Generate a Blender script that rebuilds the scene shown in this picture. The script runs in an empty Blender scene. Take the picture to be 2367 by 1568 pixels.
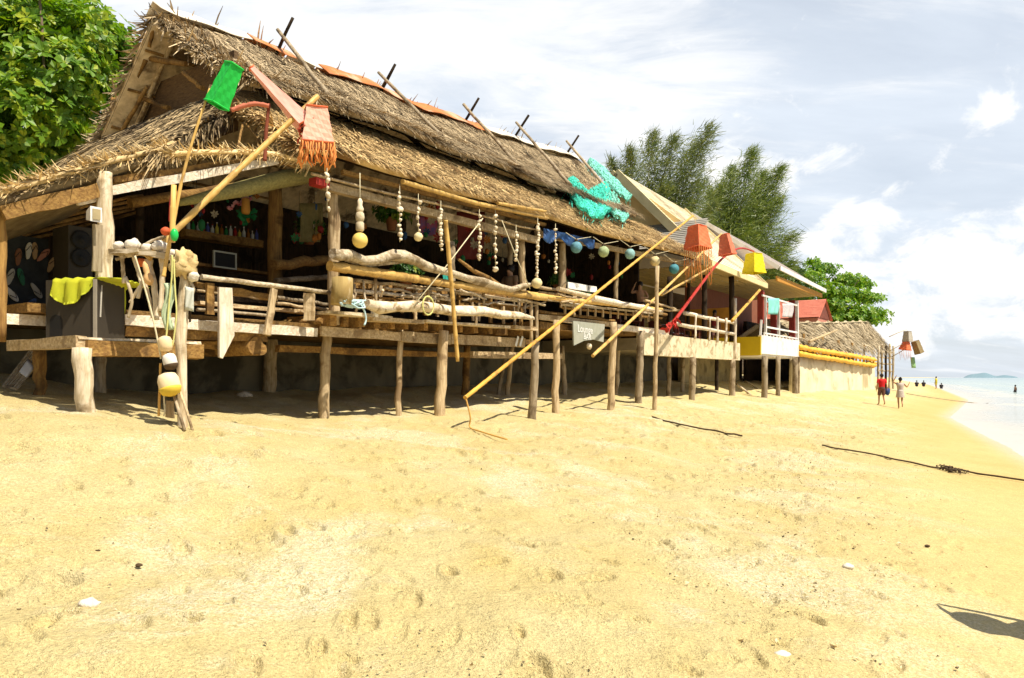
import bpy, math, random
import numpy as np
from mathutils import Vector, Matrix, noise as mnoise

sc = bpy.context.scene
COL = sc.collection
rnd = random.Random(11)
rng = np.random.default_rng(5)

# ------------------------------------------------------------------ camera
F, CX, HOR, WPX, CZ = 1710.0, 1183.5, 873.0, 2367.0, 2.0
cd = bpy.data.cameras.new('camera')
cam = bpy.data.objects.new('camera', cd)
COL.objects.link(cam)
cam.location = (0, 0, CZ)
cam.rotation_euler = (math.radians(90), 0, 0)
cd.sensor_width = 36.0
cd.lens = 36.0 * F / WPX
cd.shift_y = (HOR - 784.0) / WPX
cd.clip_start, cd.clip_end = 0.05, 30000.0
sc.camera = cam

# ------------------------------------------------------------------ shore frame: U runs along the huts, V runs inland
_t = (2400.0 - CX) / F
_n = math.hypot(1, _t)
UX, UY = _t / _n, 1 / _n
VX, VY = -UY, UX
UANG = math.atan2(UY, UX)


def W3(u, v, z):
    return Vector((u * UX + v * VX, u * UY + v * VY, z))


def UV(p):
    return p[0] * UX + p[1] * UY, p[0] * VX + p[1] * VY


def ray(x, y):
    return Vector(((x - CX) / F, 1.0, (HOR - y) / F))


def atY(x, y, Y):
    return ray(x, y) * Y + Vector((0, 0, CZ))


def onv(x, y, v):
    d = ray(x, y)
    return d * (v / (d.x * VX + d.y * VY)) + Vector((0, 0, CZ))


def onu(x, y, u):
    d = ray(x, y)
    return d * (u / (d.x * UX + d.y * UY)) + Vector((0, 0, CZ))


# ------------------------------------------------------------------ world and sun
SUN_EL = math.radians(60)
SUN_AZ = math.atan2(-VX, -VY)          # from the sea, square to the front of the huts
sun_dir = Vector((math.sin(SUN_AZ) * math.cos(SUN_EL), math.cos(SUN_AZ) * math.cos(SUN_EL), math.sin(SUN_EL)))
sl = bpy.data.lights.new('sun', 'SUN')
sl.energy, sl.angle, sl.color = 5.0, math.radians(0.53), (1.0, 0.93, 0.78)
so = bpy.data.objects.new('sun', sl)
COL.objects.link(so)
so.rotation_euler = sun_dir.to_track_quat('Z', 'Y').to_euler()
so.location = (0, 0, 40)

wd = bpy.data.worlds.new("World")
sc.world = wd
wd.use_nodes = True
nt = wd.node_tree
for n in list(nt.nodes):
    nt.nodes.remove(n)


def NN(t, typ, **kw):
    n = t.nodes.new(typ)
    for k, v in kw.items():
        setattr(n, k, v)
    return n


def setin(t, node, idx, val):
    if isinstance(val, bpy.types.NodeSocket):
        t.links.new(val, node.inputs[idx])
    elif val is not None:
        node.inputs[idx].default_value = val


def M_(t, op, a, b=None, c=None, clamp=False):
    n = NN(t, 'ShaderNodeMath', operation=op, use_clamp=clamp)
    setin(t, n, 0, a)
    if b is not None:
        setin(t, n, 1, b)
    if c is not None:
        setin(t, n, 2, c)
    return n.outputs[0]


def VM(t, op, a, b=None):
    n = NN(t, 'ShaderNodeVectorMath', operation=op)
    setin(t, n, 0, a)
    if b is not None:
        setin(t, n, 1, b)
    return n.outputs['Value'] if op in ('LENGTH', 'DISTANCE', 'DOT_PRODUCT') else n.outputs[0]


def MR(t, v, a, b, c, d, smooth=False):
    n = NN(t, 'ShaderNodeMapRange', clamp=True)
    if smooth:
        n.interpolation_type = 'SMOOTHSTEP'
    setin(t, n, 0, v)
    for i, q in enumerate((a, b, c, d)):
        n.inputs[i + 1].default_value = q
    return n.outputs[0]


def MIX(t, f, a, b, blend='MIX'):
    n = NN(t, 'ShaderNodeMix', data_type='RGBA', blend_type=blend)
    for s, val in (('Factor_Float', f), ('A_Color', a), ('B_Color', b)):
        i = next(k for k, q in enumerate(n.inputs) if q.identifier == s)
        if not isinstance(val, (bpy.types.NodeSocket, float, int)) and len(val) == 3:
            val = (*val, 1)
        setin(t, n, i, val)
    return next(q for q in n.outputs if q.identifier == 'Result_Color')


def NOISE(t, vec, scale, detail=4, rough=0.55, dist=0.0):
    n = NN(t, 'ShaderNodeTexNoise')
    setin(t, n, 'Vector', vec)
    n.inputs['Scale'].default_value = scale
    n.inputs['Detail'].default_value = detail
    n.inputs['Roughness'].default_value = rough
    n.inputs['Distortion'].default_value = dist
    return n.outputs['Fac']


sky = NN(nt, 'ShaderNodeTexSky', sky_type='NISHITA')
sky.sun_disc = False
sky.sun_elevation = SUN_EL
sky.sun_rotation = SUN_AZ
sky.air_density, sky.dust_density, sky.ozone_density = 1.0, 1.2, 1.0
gdir = NN(nt, 'ShaderNodeTexCoord').outputs['Generated']
sep = NN(nt, 'ShaderNodeSeparateXYZ')
nt.links.new(gdir, sep.inputs[0])


def sky_dir(x, y):
    return ray(x, y).normalized()


def blob(x, y, rx, ry, soft=0.35):
    c = sky_dir(x, y)
    d = VM(nt, 'SUBTRACT', gdir, tuple(c))
    d = VM(nt, 'MULTIPLY', d, (F / rx, F / rx, F / ry))
    return MR(nt, VM(nt, 'LENGTH', d), soft, 1.0, 1.0, 0.0, True)


def maxof(lst):
    r = lst[0]
    for q in lst[1:]:
        r = M_(nt, 'MAXIMUM', r, q)
    return r


# cumulus banks low over the sea and behind the trees
def thin(q, k):
    return M_(nt, 'MULTIPLY', q, k)


cum_mask = maxof([blob(2120, 660, 330, 190, .25), blob(1960, 560, 150, 130, .3), blob(2330, 600, 230, 150, .3), blob(1720, 430, 150, 130, .3),
                  thin(blob(2280, 290, 130, 95, .0), .62), blob(1560, 520, 240, 170, .3), thin(blob(1905, 372, 120, 60, .0), .50), thin(blob(2080, 430, 150, 55, .0), .5),
                  blob(2800, 620, 500, 260, .3), blob(-900, 500, 900, 300, .3)])
stretch = VM(nt, 'MULTIPLY', gdir, (1.0, 1.0, 1.5))
cn = NOISE(nt, stretch, 13.0, 10, 0.62, 0.35)
cum = MR(nt, M_(nt, 'ADD', M_(nt, 'MULTIPLY', cum_mask, 0.62), M_(nt, 'MULTIPLY', M_(nt, 'SUBTRACT', cn, 0.5), 2.3)), 0.20, 0.62, 0, 1, True)
# thin high cloud drawn out in streaks over the roof
zc = M_(nt, 'ADD', M_(nt, 'MAXIMUM', sep.outputs[2], 0.0), 0.22)
pl = NN(nt, 'ShaderNodeCombineXYZ')
nt.links.new(M_(nt, 'DIVIDE', sep.outputs[0], zc), pl.inputs[0])
nt.links.new(M_(nt, 'DIVIDE', sep.outputs[1], zc), pl.inputs[1])
mp = NN(nt, 'ShaderNodeMapping')
mp.inputs['Rotation'].default_value = (0, 0, math.radians(-28))
mp.inputs['Scale'].default_value = (1.0, 2.6, 1.0)
nt.links.new(pl.outputs[0], mp.inputs[0])
ci = NOISE(nt, mp.outputs[0], 2.2, 9, 0.62, 0.5)
ci_mask = maxof([blob(900, 60, 900, 420, .2), blob(1450, 180, 420, 300, .25), blob(420, -150, 900, 330, .2), blob(1200, -600, 1900, 500, .3)])
cirr = MR(nt, M_(nt, 'ADD', M_(nt, 'MULTIPLY', ci_mask, 0.40), M_(nt, 'MULTIPLY', M_(nt, 'SUBTRACT', ci, 0.5), 1.5)), 0.02, 0.55, 0.0, 1.0, True)
fwd = MR(nt, sep.outputs[1], 0.05, 0.62, 0.0, 1.0, True)      # unseen sky behind the camera kept clear to cut the fill light
veil = M_(nt, 'MULTIPLY', MR(nt, NOISE(nt, mp.outputs[0], 1.3, 6, 0.6, 0.3), 0.30, 0.75, 0.66, 0.92), fwd)
low = MR(nt, sep.outputs[2], 0.0, 0.16, 0.35, 0.0, True)
shade = MR(nt, NOISE(nt, VM(nt, 'MULTIPLY', gdir, (1, 1, 1.8)), 7.0, 6, 0.6, .2), 0.3, 0.7, 0.0, 1.0)
ccol = MIX(nt, shade, (10.4, 10.7, 11.0), (12.3, 12.1, 11.8))
base_sky = MIX(nt, 1.0, sky.outputs[0], (1.0, 1.0, 1.0), 'MULTIPLY')
c1 = MIX(nt, M_(nt, 'MAXIMUM', veil, low), base_sky, (9.2, 10.0, 11.0))
c2 = MIX(nt, M_(nt, 'MULTIPLY', cirr, 0.85), c1, ccol)
c3 = MIX(nt, cum, c2, ccol)
bg = NN(nt, 'ShaderNodeBackground')
bg.inputs[1].default_value = 0.0655
nt.links.new(c3, bg.inputs[0])
wo = NN(nt, 'ShaderNodeOutputWorld')
nt.links.new(bg.outputs[0], wo.inputs[0])

sc.view_settings.view_transform = 'Standard'
sc.view_settings.look = 'None'
sc.view_settings.exposure = 0.57
sc.view_settings.gamma = 1.0
sc.view_settings.use_curve_mapping = False
sc.render.engine = 'CYCLES'
sc.cycles.use_denoising = True
sc.cycles.max_bounces = 6
sc.cycles.diffuse_bounces = 3
sc.cycles.transparent_max_bounces = 8

# ------------------------------------------------------------------ materials
MATS = {}


def mat(name, c1, c2=None, scale=4.0, rough=0.8, bump=0.0, detail=5, stretch=None, grain=0, var=0.15, spec=0.3, c3=None, s3=1.2, lo=.3, hi=.7, metal=0.0, bscale=None, isl=0.0):
    """noise-mixed surface; grain: 'u','v','z' stretches the noise along that axis (wood)"""
    if name in MATS:
        return MATS[name]
    m = bpy.data.materials.new(name)
    m.use_nodes = True
    t = m.node_tree
    b = t.nodes['Principled BSDF']
    tc = NN(t, 'ShaderNodeTexCoord').outputs['Object']
    vec = tc
    if grain:
        mpn = NN(t, 'ShaderNodeMapping')
        if grain in 'uv':
            mpn.inputs['Rotation'].default_value = (0, 0, -UANG)
        k = 9.0
        mpn.inputs['Scale'].default_value = {'u': (1, k, k), 'v': (k, 1, k), 'z': (k, k, 1)}[grain]
        t.links.new(tc, mpn.inputs[0])
        vec = mpn.outputs[0]
    elif stretch:
        mpn = NN(t, 'ShaderNodeMapping')
        mpn.inputs['Scale'].default_value = stretch
        t.links.new(tc, mpn.inputs[0])
        vec = mpn.outputs[0]
    c2 = c2 or tuple(q * 0.75 for q in c1)
    f = NOISE(t, vec, scale, detail, 0.62, 0.3)
    col = MIX(t, MR(t, f, lo, hi, 0, 1), c1, c2)
    if isl:                                                # every loose strip its own tone
        ri = NN(t, 'ShaderNodeNewGeometry').outputs['Random Per Island']
        hv = NN(t, 'ShaderNodeHueSaturation')
        t.links.new(col, hv.inputs['Color'])
        t.links.new(MR(t, ri, 0, 1, 1 - isl, 1 + isl), hv.inputs['Value'])
        col = hv.outputs[0]
    if c3:
        f3 = NOISE(t, tc, s3, 5, 0.6, 0.4)
        col = MIX(t, MR(t, f3, .5, .66, 0, 1, True), col, c3)
    if var:
        oi = NN(t, 'ShaderNodeObjectInfo').outputs['Random']
        hv = NN(t, 'ShaderNodeHueSaturation')
        t.links.new(col, hv.inputs['Color'])
        t.links.new(MR(t, oi, 0, 1, 1 - var, 1 + var), hv.inputs['Value'])
        col = hv.outputs[0]
    t.links.new(col, b.inputs['Base Color'])
    b.inputs['Roughness'].default_value = rough
    b.inputs['Specular IOR Level'].default_value = spec
    b.inputs['Metallic'].default_value = metal
    if bump:
        bn = NN(t, 'ShaderNodeBump')
        bn.inputs['Strength'].default_value = bump
        bn.inputs['Distance'].default_value = 0.02
        t.links.new(f if not bscale else NOISE(t, vec, bscale, 4), bn.inputs['Height'])
        t.links.new(bn.outputs[0], b.inputs['Normal'])
    MATS[name] = m
    return m


def leafmat(name, c1, c2, c3, scale=3.0, trans=0.3):
    if name in MATS:
        return MATS[name]
    m = bpy.data.materials.new(name)
    m.use_nodes = True
    t = m.node_tree
    b = t.nodes['Principled BSDF']
    tc = NN(t, 'ShaderNodeTexCoord').outputs['Object']
    f = NOISE(t, tc, scale, 2, .5)
    g = NN(t, 'ShaderNodeTexWhiteNoise')
    t.links.new(VM(t, 'FLOOR', VM(t, 'SCALE' if False else 'MULTIPLY', tc, (5, 5, 5))), g.inputs['Vector'])
    col = MIX(t, MR(t, f, .35, .65, 0, 1), c1, c2)
    col = MIX(t, MR(t, g.outputs['Value'], .55, 1, 0, .8), col, c3)
    t.links.new(col, b.inputs['Base Color'])
    b.inputs['Roughness'].default_value = 0.45
    b.inputs['Specular IOR Level'].default_value = 0.4
    tr = NN(t, 'ShaderNodeBsdfTranslucent')
    t.links.new(MIX(t, 1.0, col, (1.2, 1.3, .5), 'MULTIPLY'), tr.inputs[0])
    mx = NN(t, 'ShaderNodeMixShader')
    mx.inputs[0].default_value = trans
    t.links.new(b.outputs[0], mx.inputs[1])
    t.links.new(tr.outputs[0], mx.inputs[2])
    out = next(n for n in t.nodes if n.type == 'OUTPUT_MATERIAL')
    t.links.new(mx.outputs[0], out.inputs[0])
    MATS[name] = m
    return m


def wood(kind, grain):
    P = {
        'pale': ((.60, .46, .28), (.36, .25, .13), (.24, .16, .085)),
        'white': ((.86, .76, .62), (.62, .50, .36), (.46, .36, .24)),
        'brown': ((.36, .21, .065), (.20, .105, .035), (.11, .06, .022)),
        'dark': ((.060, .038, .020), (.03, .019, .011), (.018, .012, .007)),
        'drift': ((.74, .63, .47), (.45, .34, .20), (.25, .18, .10)),
        'grey': ((.46, .37, .25), (.27, .20, .12), (.17, .12, .07)),
    }[kind]
    return mat('wood_%s_%s' % (kind, grain), P[0], P[1], 2.6, .88, .9, 7, grain=grain, c3=P[2], s3=2.6, var=.2, spec=.15, lo=.36, hi=.62)


def bamboo(grain='u', red=False):
    if red:
        return mat('bamboo_red', (.50, .03, .015), (.30, .015, .01), 3, .5, .1, var=.05)
    return mat('bamboo_' + grain, (.72, .47, .15), (.50, .29, .07), 2.2, .5, .2, grain=grain, c3=(.36, .21, .06), s3=3.0, var=.12)


# ------------------------------------------------------------------ mesh builder
ORG = {}


def tag(o, label=None, cat=None, group=None, kind=None):
    for k, v in (('label', label), ('category', cat), ('group', group), ('kind', kind)):
        if v:
            o[k] = v
    return o


def empty(name, loc, label=None, cat=None, group=None):
    o = bpy.data.objects.new(name, None)
    COL.objects.link(o)
    o.location = loc
    o.empty_display_size = 0.2
    ORG[o.name] = Vector(loc)
    return tag(o, label, cat, group)


class MB:
    def __init__(s):
        s.v, s.f, s.sm = [], [], []

    def add(s, vs, fs, smooth=False):
        k = len(s.v)
        s.v.extend([tuple(q) for q in vs])
        for f in fs:
            s.f.append(tuple(i + k for i in f))
            s.sm.append(smooth)
        return s

    def arrays(s, V, Fq, smooth=False):
        return s.add(V.tolist(), Fq.tolist(), smooth)

    def hexa(s, c8):
        """eight corners: bottom ring 0-3, top ring 4-7"""
        return s.add(c8, [(3, 2, 1, 0), (4, 5, 6, 7), (0, 1, 5, 4), (1, 2, 6, 5), (2, 3, 7, 6), (3, 0, 4, 7)])

    def box(s, u0, u1, v0, v1, z0, z1):
        return s.hexa([W3(u0, v0, z0), W3(u1, v0, z0), W3(u1, v1, z0), W3(u0, v1, z0), W3(u0, v0, z1), W3(u1, v0, z1), W3(u1, v1, z1), W3(u0, v1, z1)])

    def beam(s, p0, p1, w, h, up=(0, 0, 1), jit=0.0, seg=1):
        """sawn timber from p0 to p1 along its centre line; w sideways, h along up"""
        p0, p1 = Vector(p0), Vector(p1)
        d = (p1 - p0).normalized()
        side = d.cross(Vector(up))
        if side.length < 1e-4:
            side = d.cross(Vector((1, 0, 0)))
        side.normalize()
        upv = side.cross(d).normalized()
        rings = []
        for i in range(seg + 1):
            c = p0.lerp(p1, i / seg)
            j = [Vector((rnd.uniform(-jit, jit), rnd.uniform(-jit, jit), rnd.uniform(-jit, jit))) for _ in range(4)]
            rings.append([c + side * (a * w / 2) + upv * (b * h / 2) + j[k] for k, (a, b) in enumerate(((-1, -1), (1, -1), (1, 1), (-1, 1)))])
        vs = [q for r in rings for q in r]
        fs = [(3, 2, 1, 0)] if True else []
        e = 4 * seg
        fs.append((e, e + 1, e + 2, e + 3))
        for i in range(seg):
            for k in range(4):
                a, b = 4 * i + k, 4 * i + (k + 1) % 4
                fs.append((a, b, b + 4, a + 4))
        return s.add(vs, fs)

    def tube(s, pts, rads, n=8, smooth=True, cap=True, rough=0.0, seed=0):
        pts = [Vector(p) for p in pts]
        if not hasattr(rads, '__len__'):
            rads = [rads] * len(pts)
        vs, fs = [], []
        prev = None
        for i, p in enumerate(pts):
            d = (pts[min(i + 1, len(pts) - 1)] - pts[max(i - 1, 0)]).normalized()
            if prev is None:
                prev = d.orthogonal().normalized()
            a = (prev - d * prev.dot(d))
            a = a.normalized() if a.length > 1e-6 else d.orthogonal().normalized()
            prev = a
            b = d.cross(a)
            for k in range(n):
                th = 2 * math.pi * k / n
                r = rads[i]
                if rough:
                    r *= 1 + rough * (mnoise.noise(Vector((math.cos(th) * 1.3 + seed, math.sin(th) * 1.3, i * 0.9 + seed * 3.7))))
                vs.append(p + (a * math.cos(th) + b * math.sin(th)) * r)
        for i in range(len(pts) - 1):
            for k in range(n):
                q = (k + 1) % n
                fs.append((i * n + k, i * n + q, (i + 1) * n + q, (i + 1) * n + k))
        s.add(vs, fs, smooth)
        if cap:
            k = len(s.v) - len(vs)
            s.f.append(tuple(k + i for i in reversed(range(n))))
            s.sm.append(False)
            e = k + (len(pts) - 1) * n
            s.f.append(tuple(e + i for i in range(n)))
            s.sm.append(False)
        return s

    def log(s, p0, p1, r0, r1=None, wob=0.02, seg=6, n=9, rough=0.22):
        """a crooked natural pole"""
        r1 = r1 if r1 is not None else r0
        p0, p1 = Vector(p0), Vector(p1)
        sd = rnd.uniform(0, 50)
        pts, rs = [], []
        for i in range(seg + 1):
            t = i / seg
            w = wob * (0 if i in (0, seg) else 1)
            o = Vector((mnoise.noise((sd, i * .8, 0)), mnoise.noise((sd, i * .8, 9)), mnoise.noise((sd, i * .8, 17)))) * w * 1.3
            pts.append(p0.lerp(p1, t) + o)
            rs.append((r0 + (r1 - r0) * t) * (1 + .07 * mnoise.noise((sd + 5, i * 1.1, 2))))
        return s.tube(pts, rs, n, True, True, rough, sd)

    def bamboo(s, pts, r0, r1, node=0.38):
        """jointed cane along a polyline"""
        pts = [Vector(p) for p in pts]
        L = [0]
        for a, b in zip(pts, pts[1:]):
            L.append(L[-1] + (b - a).length)
        tot = L[-1]

        def at(d):
            for i in range(len(pts) - 1):
                if d <= L[i + 1] or i == len(pts) - 2:
                    return pts[i].lerp(pts[i + 1], (d - L[i]) / max(1e-6, L[i + 1] - L[i]))
        P, R = [], []
        d = 0
        while d < tot:
            r = r0 + (r1 - r0) * d / tot
            for dd, k in ((0.0, 1.18), (0.02, 1.16), (0.035, 1.0)):
                if d + dd < tot:
                    P.append(at(d + dd))
                    R.append(r * k)
            d += node * (0.85 + 0.3 * rnd.random())
        P.append(at(tot))
        R.append(r1)
        return s.tube(P, R, 8)

    def lathe(s, c, prof, n=14, axis=(0, 0, 1)):
        c = Vector(c)
        ax = Vector(axis).normalized()
        a = ax.orthogonal().normalized()
        b = ax.cross(a)
        vs, fs = [], []
        for r, h in prof:
            for k in range(n):
                th = 2 * math.pi * k / n
                vs.append(c + ax * h + (a * math.cos(th) + b * math.sin(th)) * r)
        for i in range(len(prof) - 1):
            for k in range(n):
                q = (k + 1) % n
                fs.append((i * n + k, i * n + q, (i + 1) * n + q, (i + 1) * n + k))
        fs.append(tuple(reversed(range(n))))
        e = (len(prof) - 1) * n
        fs.append(tuple(e + k for k in range(n)))
        return s.add(vs, fs, True)

    def ball(s, c, r, n=14, m=9, lump=0.0, freq=1.5, seed=0.0):
        c = Vector(c)
        r = Vector(r) if hasattr(r, '__len__') else Vector((r, r, r))
        vs, fs = [], []
        for i in range(m + 1):
            ph = math.pi * i / m
            for k in range(n):
                th = 2 * math.pi * k / n
                d = Vector((math.sin(ph) * math.cos(th), math.sin(ph) * math.sin(th), math.cos(ph)))
                q = 1 + lump * mnoise.noise(d * freq + Vector((seed, seed * 1.7, 0)))
                vs.append(c + Vector((d.x * r.x, d.y * r.y, d.z * r.z)) * q)
        for i in range(m):
            for k in range(n):
                q = (k + 1) % n
                fs.append((i * n + k, (i + 1) * n + k, (i + 1) * n + q, i * n + q))
        return s.add(vs, fs, True)

    def grid(s, P, smooth=True, thick=0.0, nrm=None):
        """sheet from a list of rows of points; thick > 0 gives it a back and edges"""
        m, n = len(P), len(P[0])
        vs = [Vector(q) for r in P for q in r]
        fs = [(i * n + k, i * n + k + 1, (i + 1) * n + k + 1, (i + 1) * n + k) for i in range(m - 1) for k in range(n - 1)]
        if thick:
            nv = Vector(nrm).normalized() * thick
            N = len(vs)
            vs += [q - nv for q in vs]
            fs += [tuple(N + i for i in reversed(f)) for f in fs]
            rim = [k for k in range(n)] + [i * n + n - 1 for i in range(1, m)] + [(m - 1) * n + k for k in reversed(range(n - 1))] + [i * n for i in reversed(range(1, m - 1))]
            for a, b in zip(rim, rim[1:] + rim[:1]):
                fs.append((b, a, a + N, b + N))
        return s.add(vs, fs, smooth)

    def build(s, name, material, parent=None, base=None):
        me = bpy.data.meshes.new(name)
        V = np.array(s.v, dtype=np.float64)
        if parent is not None:
            o0 = ORG[parent.name]
        elif base is not None:
            o0 = Vector(base)
        else:
            lo, hi = V.min(0), V.max(0)
            o0 = Vector(((lo[0] + hi[0]) / 2, (lo[1] + hi[1]) / 2, lo[2]))
        me.from_pydata((V - np.array(o0)).tolist(), [], s.f)
        me.polygons.foreach_set('use_smooth', s.sm)
        me.materials.append(material)
        me.update()
        o = bpy.data.objects.new(name, me)
        COL.objects.link(o)
        if parent is not None:
            o.parent = parent
            ORG[o.name] = o0
        else:
            o.location = o0
            ORG[o.name] = o0
        return o


def curve(pts, n=6):
    """smooth polyline through points"""
    P = [Vector(p) for p in pts]
    P = [P[0]] + P + [P[-1]]
    out = []
    for i in range(1, len(P) - 2):
        for k in range(n):
            t = k / n
            a, b, c, d = P[i - 1], P[i], P[i + 1], P[i + 2]
            out.append(.5 * ((2 * b) + (c - a) * t + (2 * a - 5 * b + 4 * c - d) * t * t + (3 * b - a - 3 * c + d) * t ** 3))
    out.append(P[-2])
    return out



def copy_tree(o, parent=None, loc=None):
    c = o.copy()
    COL.objects.link(c)
    if parent is not None:
        c.parent = parent
    if loc is not None:
        c.location = loc
    for ch in [q for q in bpy.data.objects if q.parent == o]:
        copy_tree(ch, c)
    return c


# ------------------------------------------------------------------ ground
def smooth01(t):
    t = np.clip(t, 0, 1)
    return t * t * (3 - 2 * t)


def waterline(u):
    return np.interp(u, [-400, -40, 0, 22.9, 42.7, 77, 150, 230, 321, 500, 3000], [-70, -10, -3.7, .3, 3.6, 5.0, 14, 24, 40, 75, 560])


def sand_height(x, y):
    x, y = np.asarray(x, float), np.asarray(y, float)
    u, v = x * UX + y * UY, x * VX + y * VY
    w = waterline(u)
    vb = np.maximum(10.6, w + 7.0)
    t = (v - w) / (vb - w)
    z = np.interp(t, [-200, -8, -2, -.6, 0, .2, .41, .7, 1, 1.3, 1.6, 2.2, 10], [-12, -7, -2.2, -.5, 0, .22, .5, .86, 1.2, 1.7, 2.05, 2.3, 2.6])
    z = z + .6 * smooth01((9 - u) / 6) * smooth01((v - 4.5) / 4)
    return z


def gz(p):
    return float(sand_height(p[0], p[1]))


def ongnd(x, y):
    d = ray(x, y)
    Y = 2.0
    while Y < 400:
        p = d * Y
        if CZ + p.z < float(sand_height(p.x, p.y)):
            lo, hi = Y * .985, Y
            for _ in range(30):
                m = (lo + hi) / 2
                p = d * m
                if CZ + p.z < float(sand_height(p.x, p.y)):
                    hi = m
                else:
                    lo = m
            p = d * hi
            return Vector((p.x, p.y, CZ + p.z))
        Y *= 1.01
    return d * 400 + Vector((0, 0, CZ))


def vnoise(x, y, wl, seed):
    """value noise, numpy"""
    gx, gy = x / wl + seed * 17.3, y / wl + seed * 9.1
    ix, iy = np.floor(gx).astype(np.int64), np.floor(gy).astype(np.int64)
    fx, fy = gx - ix, gy - iy
    fx, fy = fx * fx * (3 - 2 * fx), fy * fy * (3 - 2 * fy)

    def h(a, b):
        q = (a * 374761393 + b * 668265263 + seed * 1442695) & 0x7fffffff
        q = ((q ^ (q >> 13)) * 1274126177) & 0x7fffffff
        return ((q ^ (q >> 16)) & 0xffff) / 65535.0
    return (h(ix, iy) * (1 - fx) + h(ix + 1, iy) * fx) * (1 - fy) + (h(ix, iy + 1) * (1 - fx) + h(ix + 1, iy + 1) * fx) * fy - .5


def polar_grid(radii, a0, a1, nfront, nback):
    """ring grid round the camera, dense towards the view; returns xy and quads"""
    th = np.concatenate([np.linspace(a0, a1, nfront, endpoint=False), np.linspace(a1, a0 + 2 * math.pi, nback, endpoint=False)])
    R, T = np.meshgrid(radii, th, indexing='ij')
    x, y = (R * np.sin(T)).ravel(), (R * np.cos(T)).ravel()
    m, n = R.shape
    i, k = np.meshgrid(np.arange(m - 1), np.arange(n), indexing='ij')
    q = (k + 1) % n
    f = np.stack([i * n + k, i * n + q, (i + 1) * n + q, (i + 1) * n + k], -1).reshape(-1, 4)
    return x, y, f[:, ::-1], n


def np_object(name, V, Fq, material, smooth=True, tri=None):
    me = bpy.data.meshes.new(name)
    nf = len(Fq) + (0 if tri is None else len(tri))
    loops = Fq.ravel() if tri is None else np.concatenate([Fq.ravel(), tri.ravel()])
    me.vertices.add(len(V))
    me.vertices.foreach_set('co', V.astype(np.float32).ravel())
    me.loops.add(len(loops))
    me.loops.foreach_set('vertex_index', loops.astype(np.int32))
    me.polygons.add(nf)
    st = np.arange(len(Fq)) * 4
    if tri is not None:
        st = np.concatenate([st, len(Fq) * 4 + np.arange(len(tri)) * 3])
    me.polygons.foreach_set('loop_start', st.astype(np.int32))
    me.polygons.foreach_set('use_smooth', np.full(nf, smooth))
    me.materials.append(material)
    me.update(calc_edges=True)
    me.validate()
    o = bpy.data.objects.new(name, me)
    COL.objects.link(o)
    return o


def np_part(name, V, Fq, material, parent=None, base=None, smooth=False):
    o0 = np.array(ORG[parent.name] if parent is not None else (base if base is not None else (V.mean(0)[0], V.mean(0)[1], V[:, 2].min())))
    o = np_object(name, V - o0, Fq, material, smooth)
    if parent is not None:
        o.parent = parent
    else:
        o.location = o0
    ORG[o.name] = Vector(o0)
    return o


def attr(o, name, vals):
    a = o.data.attributes.new(name, 'FLOAT', 'POINT')
    a.data.foreach_set('value', np.asarray(vals, np.float32))
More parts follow.
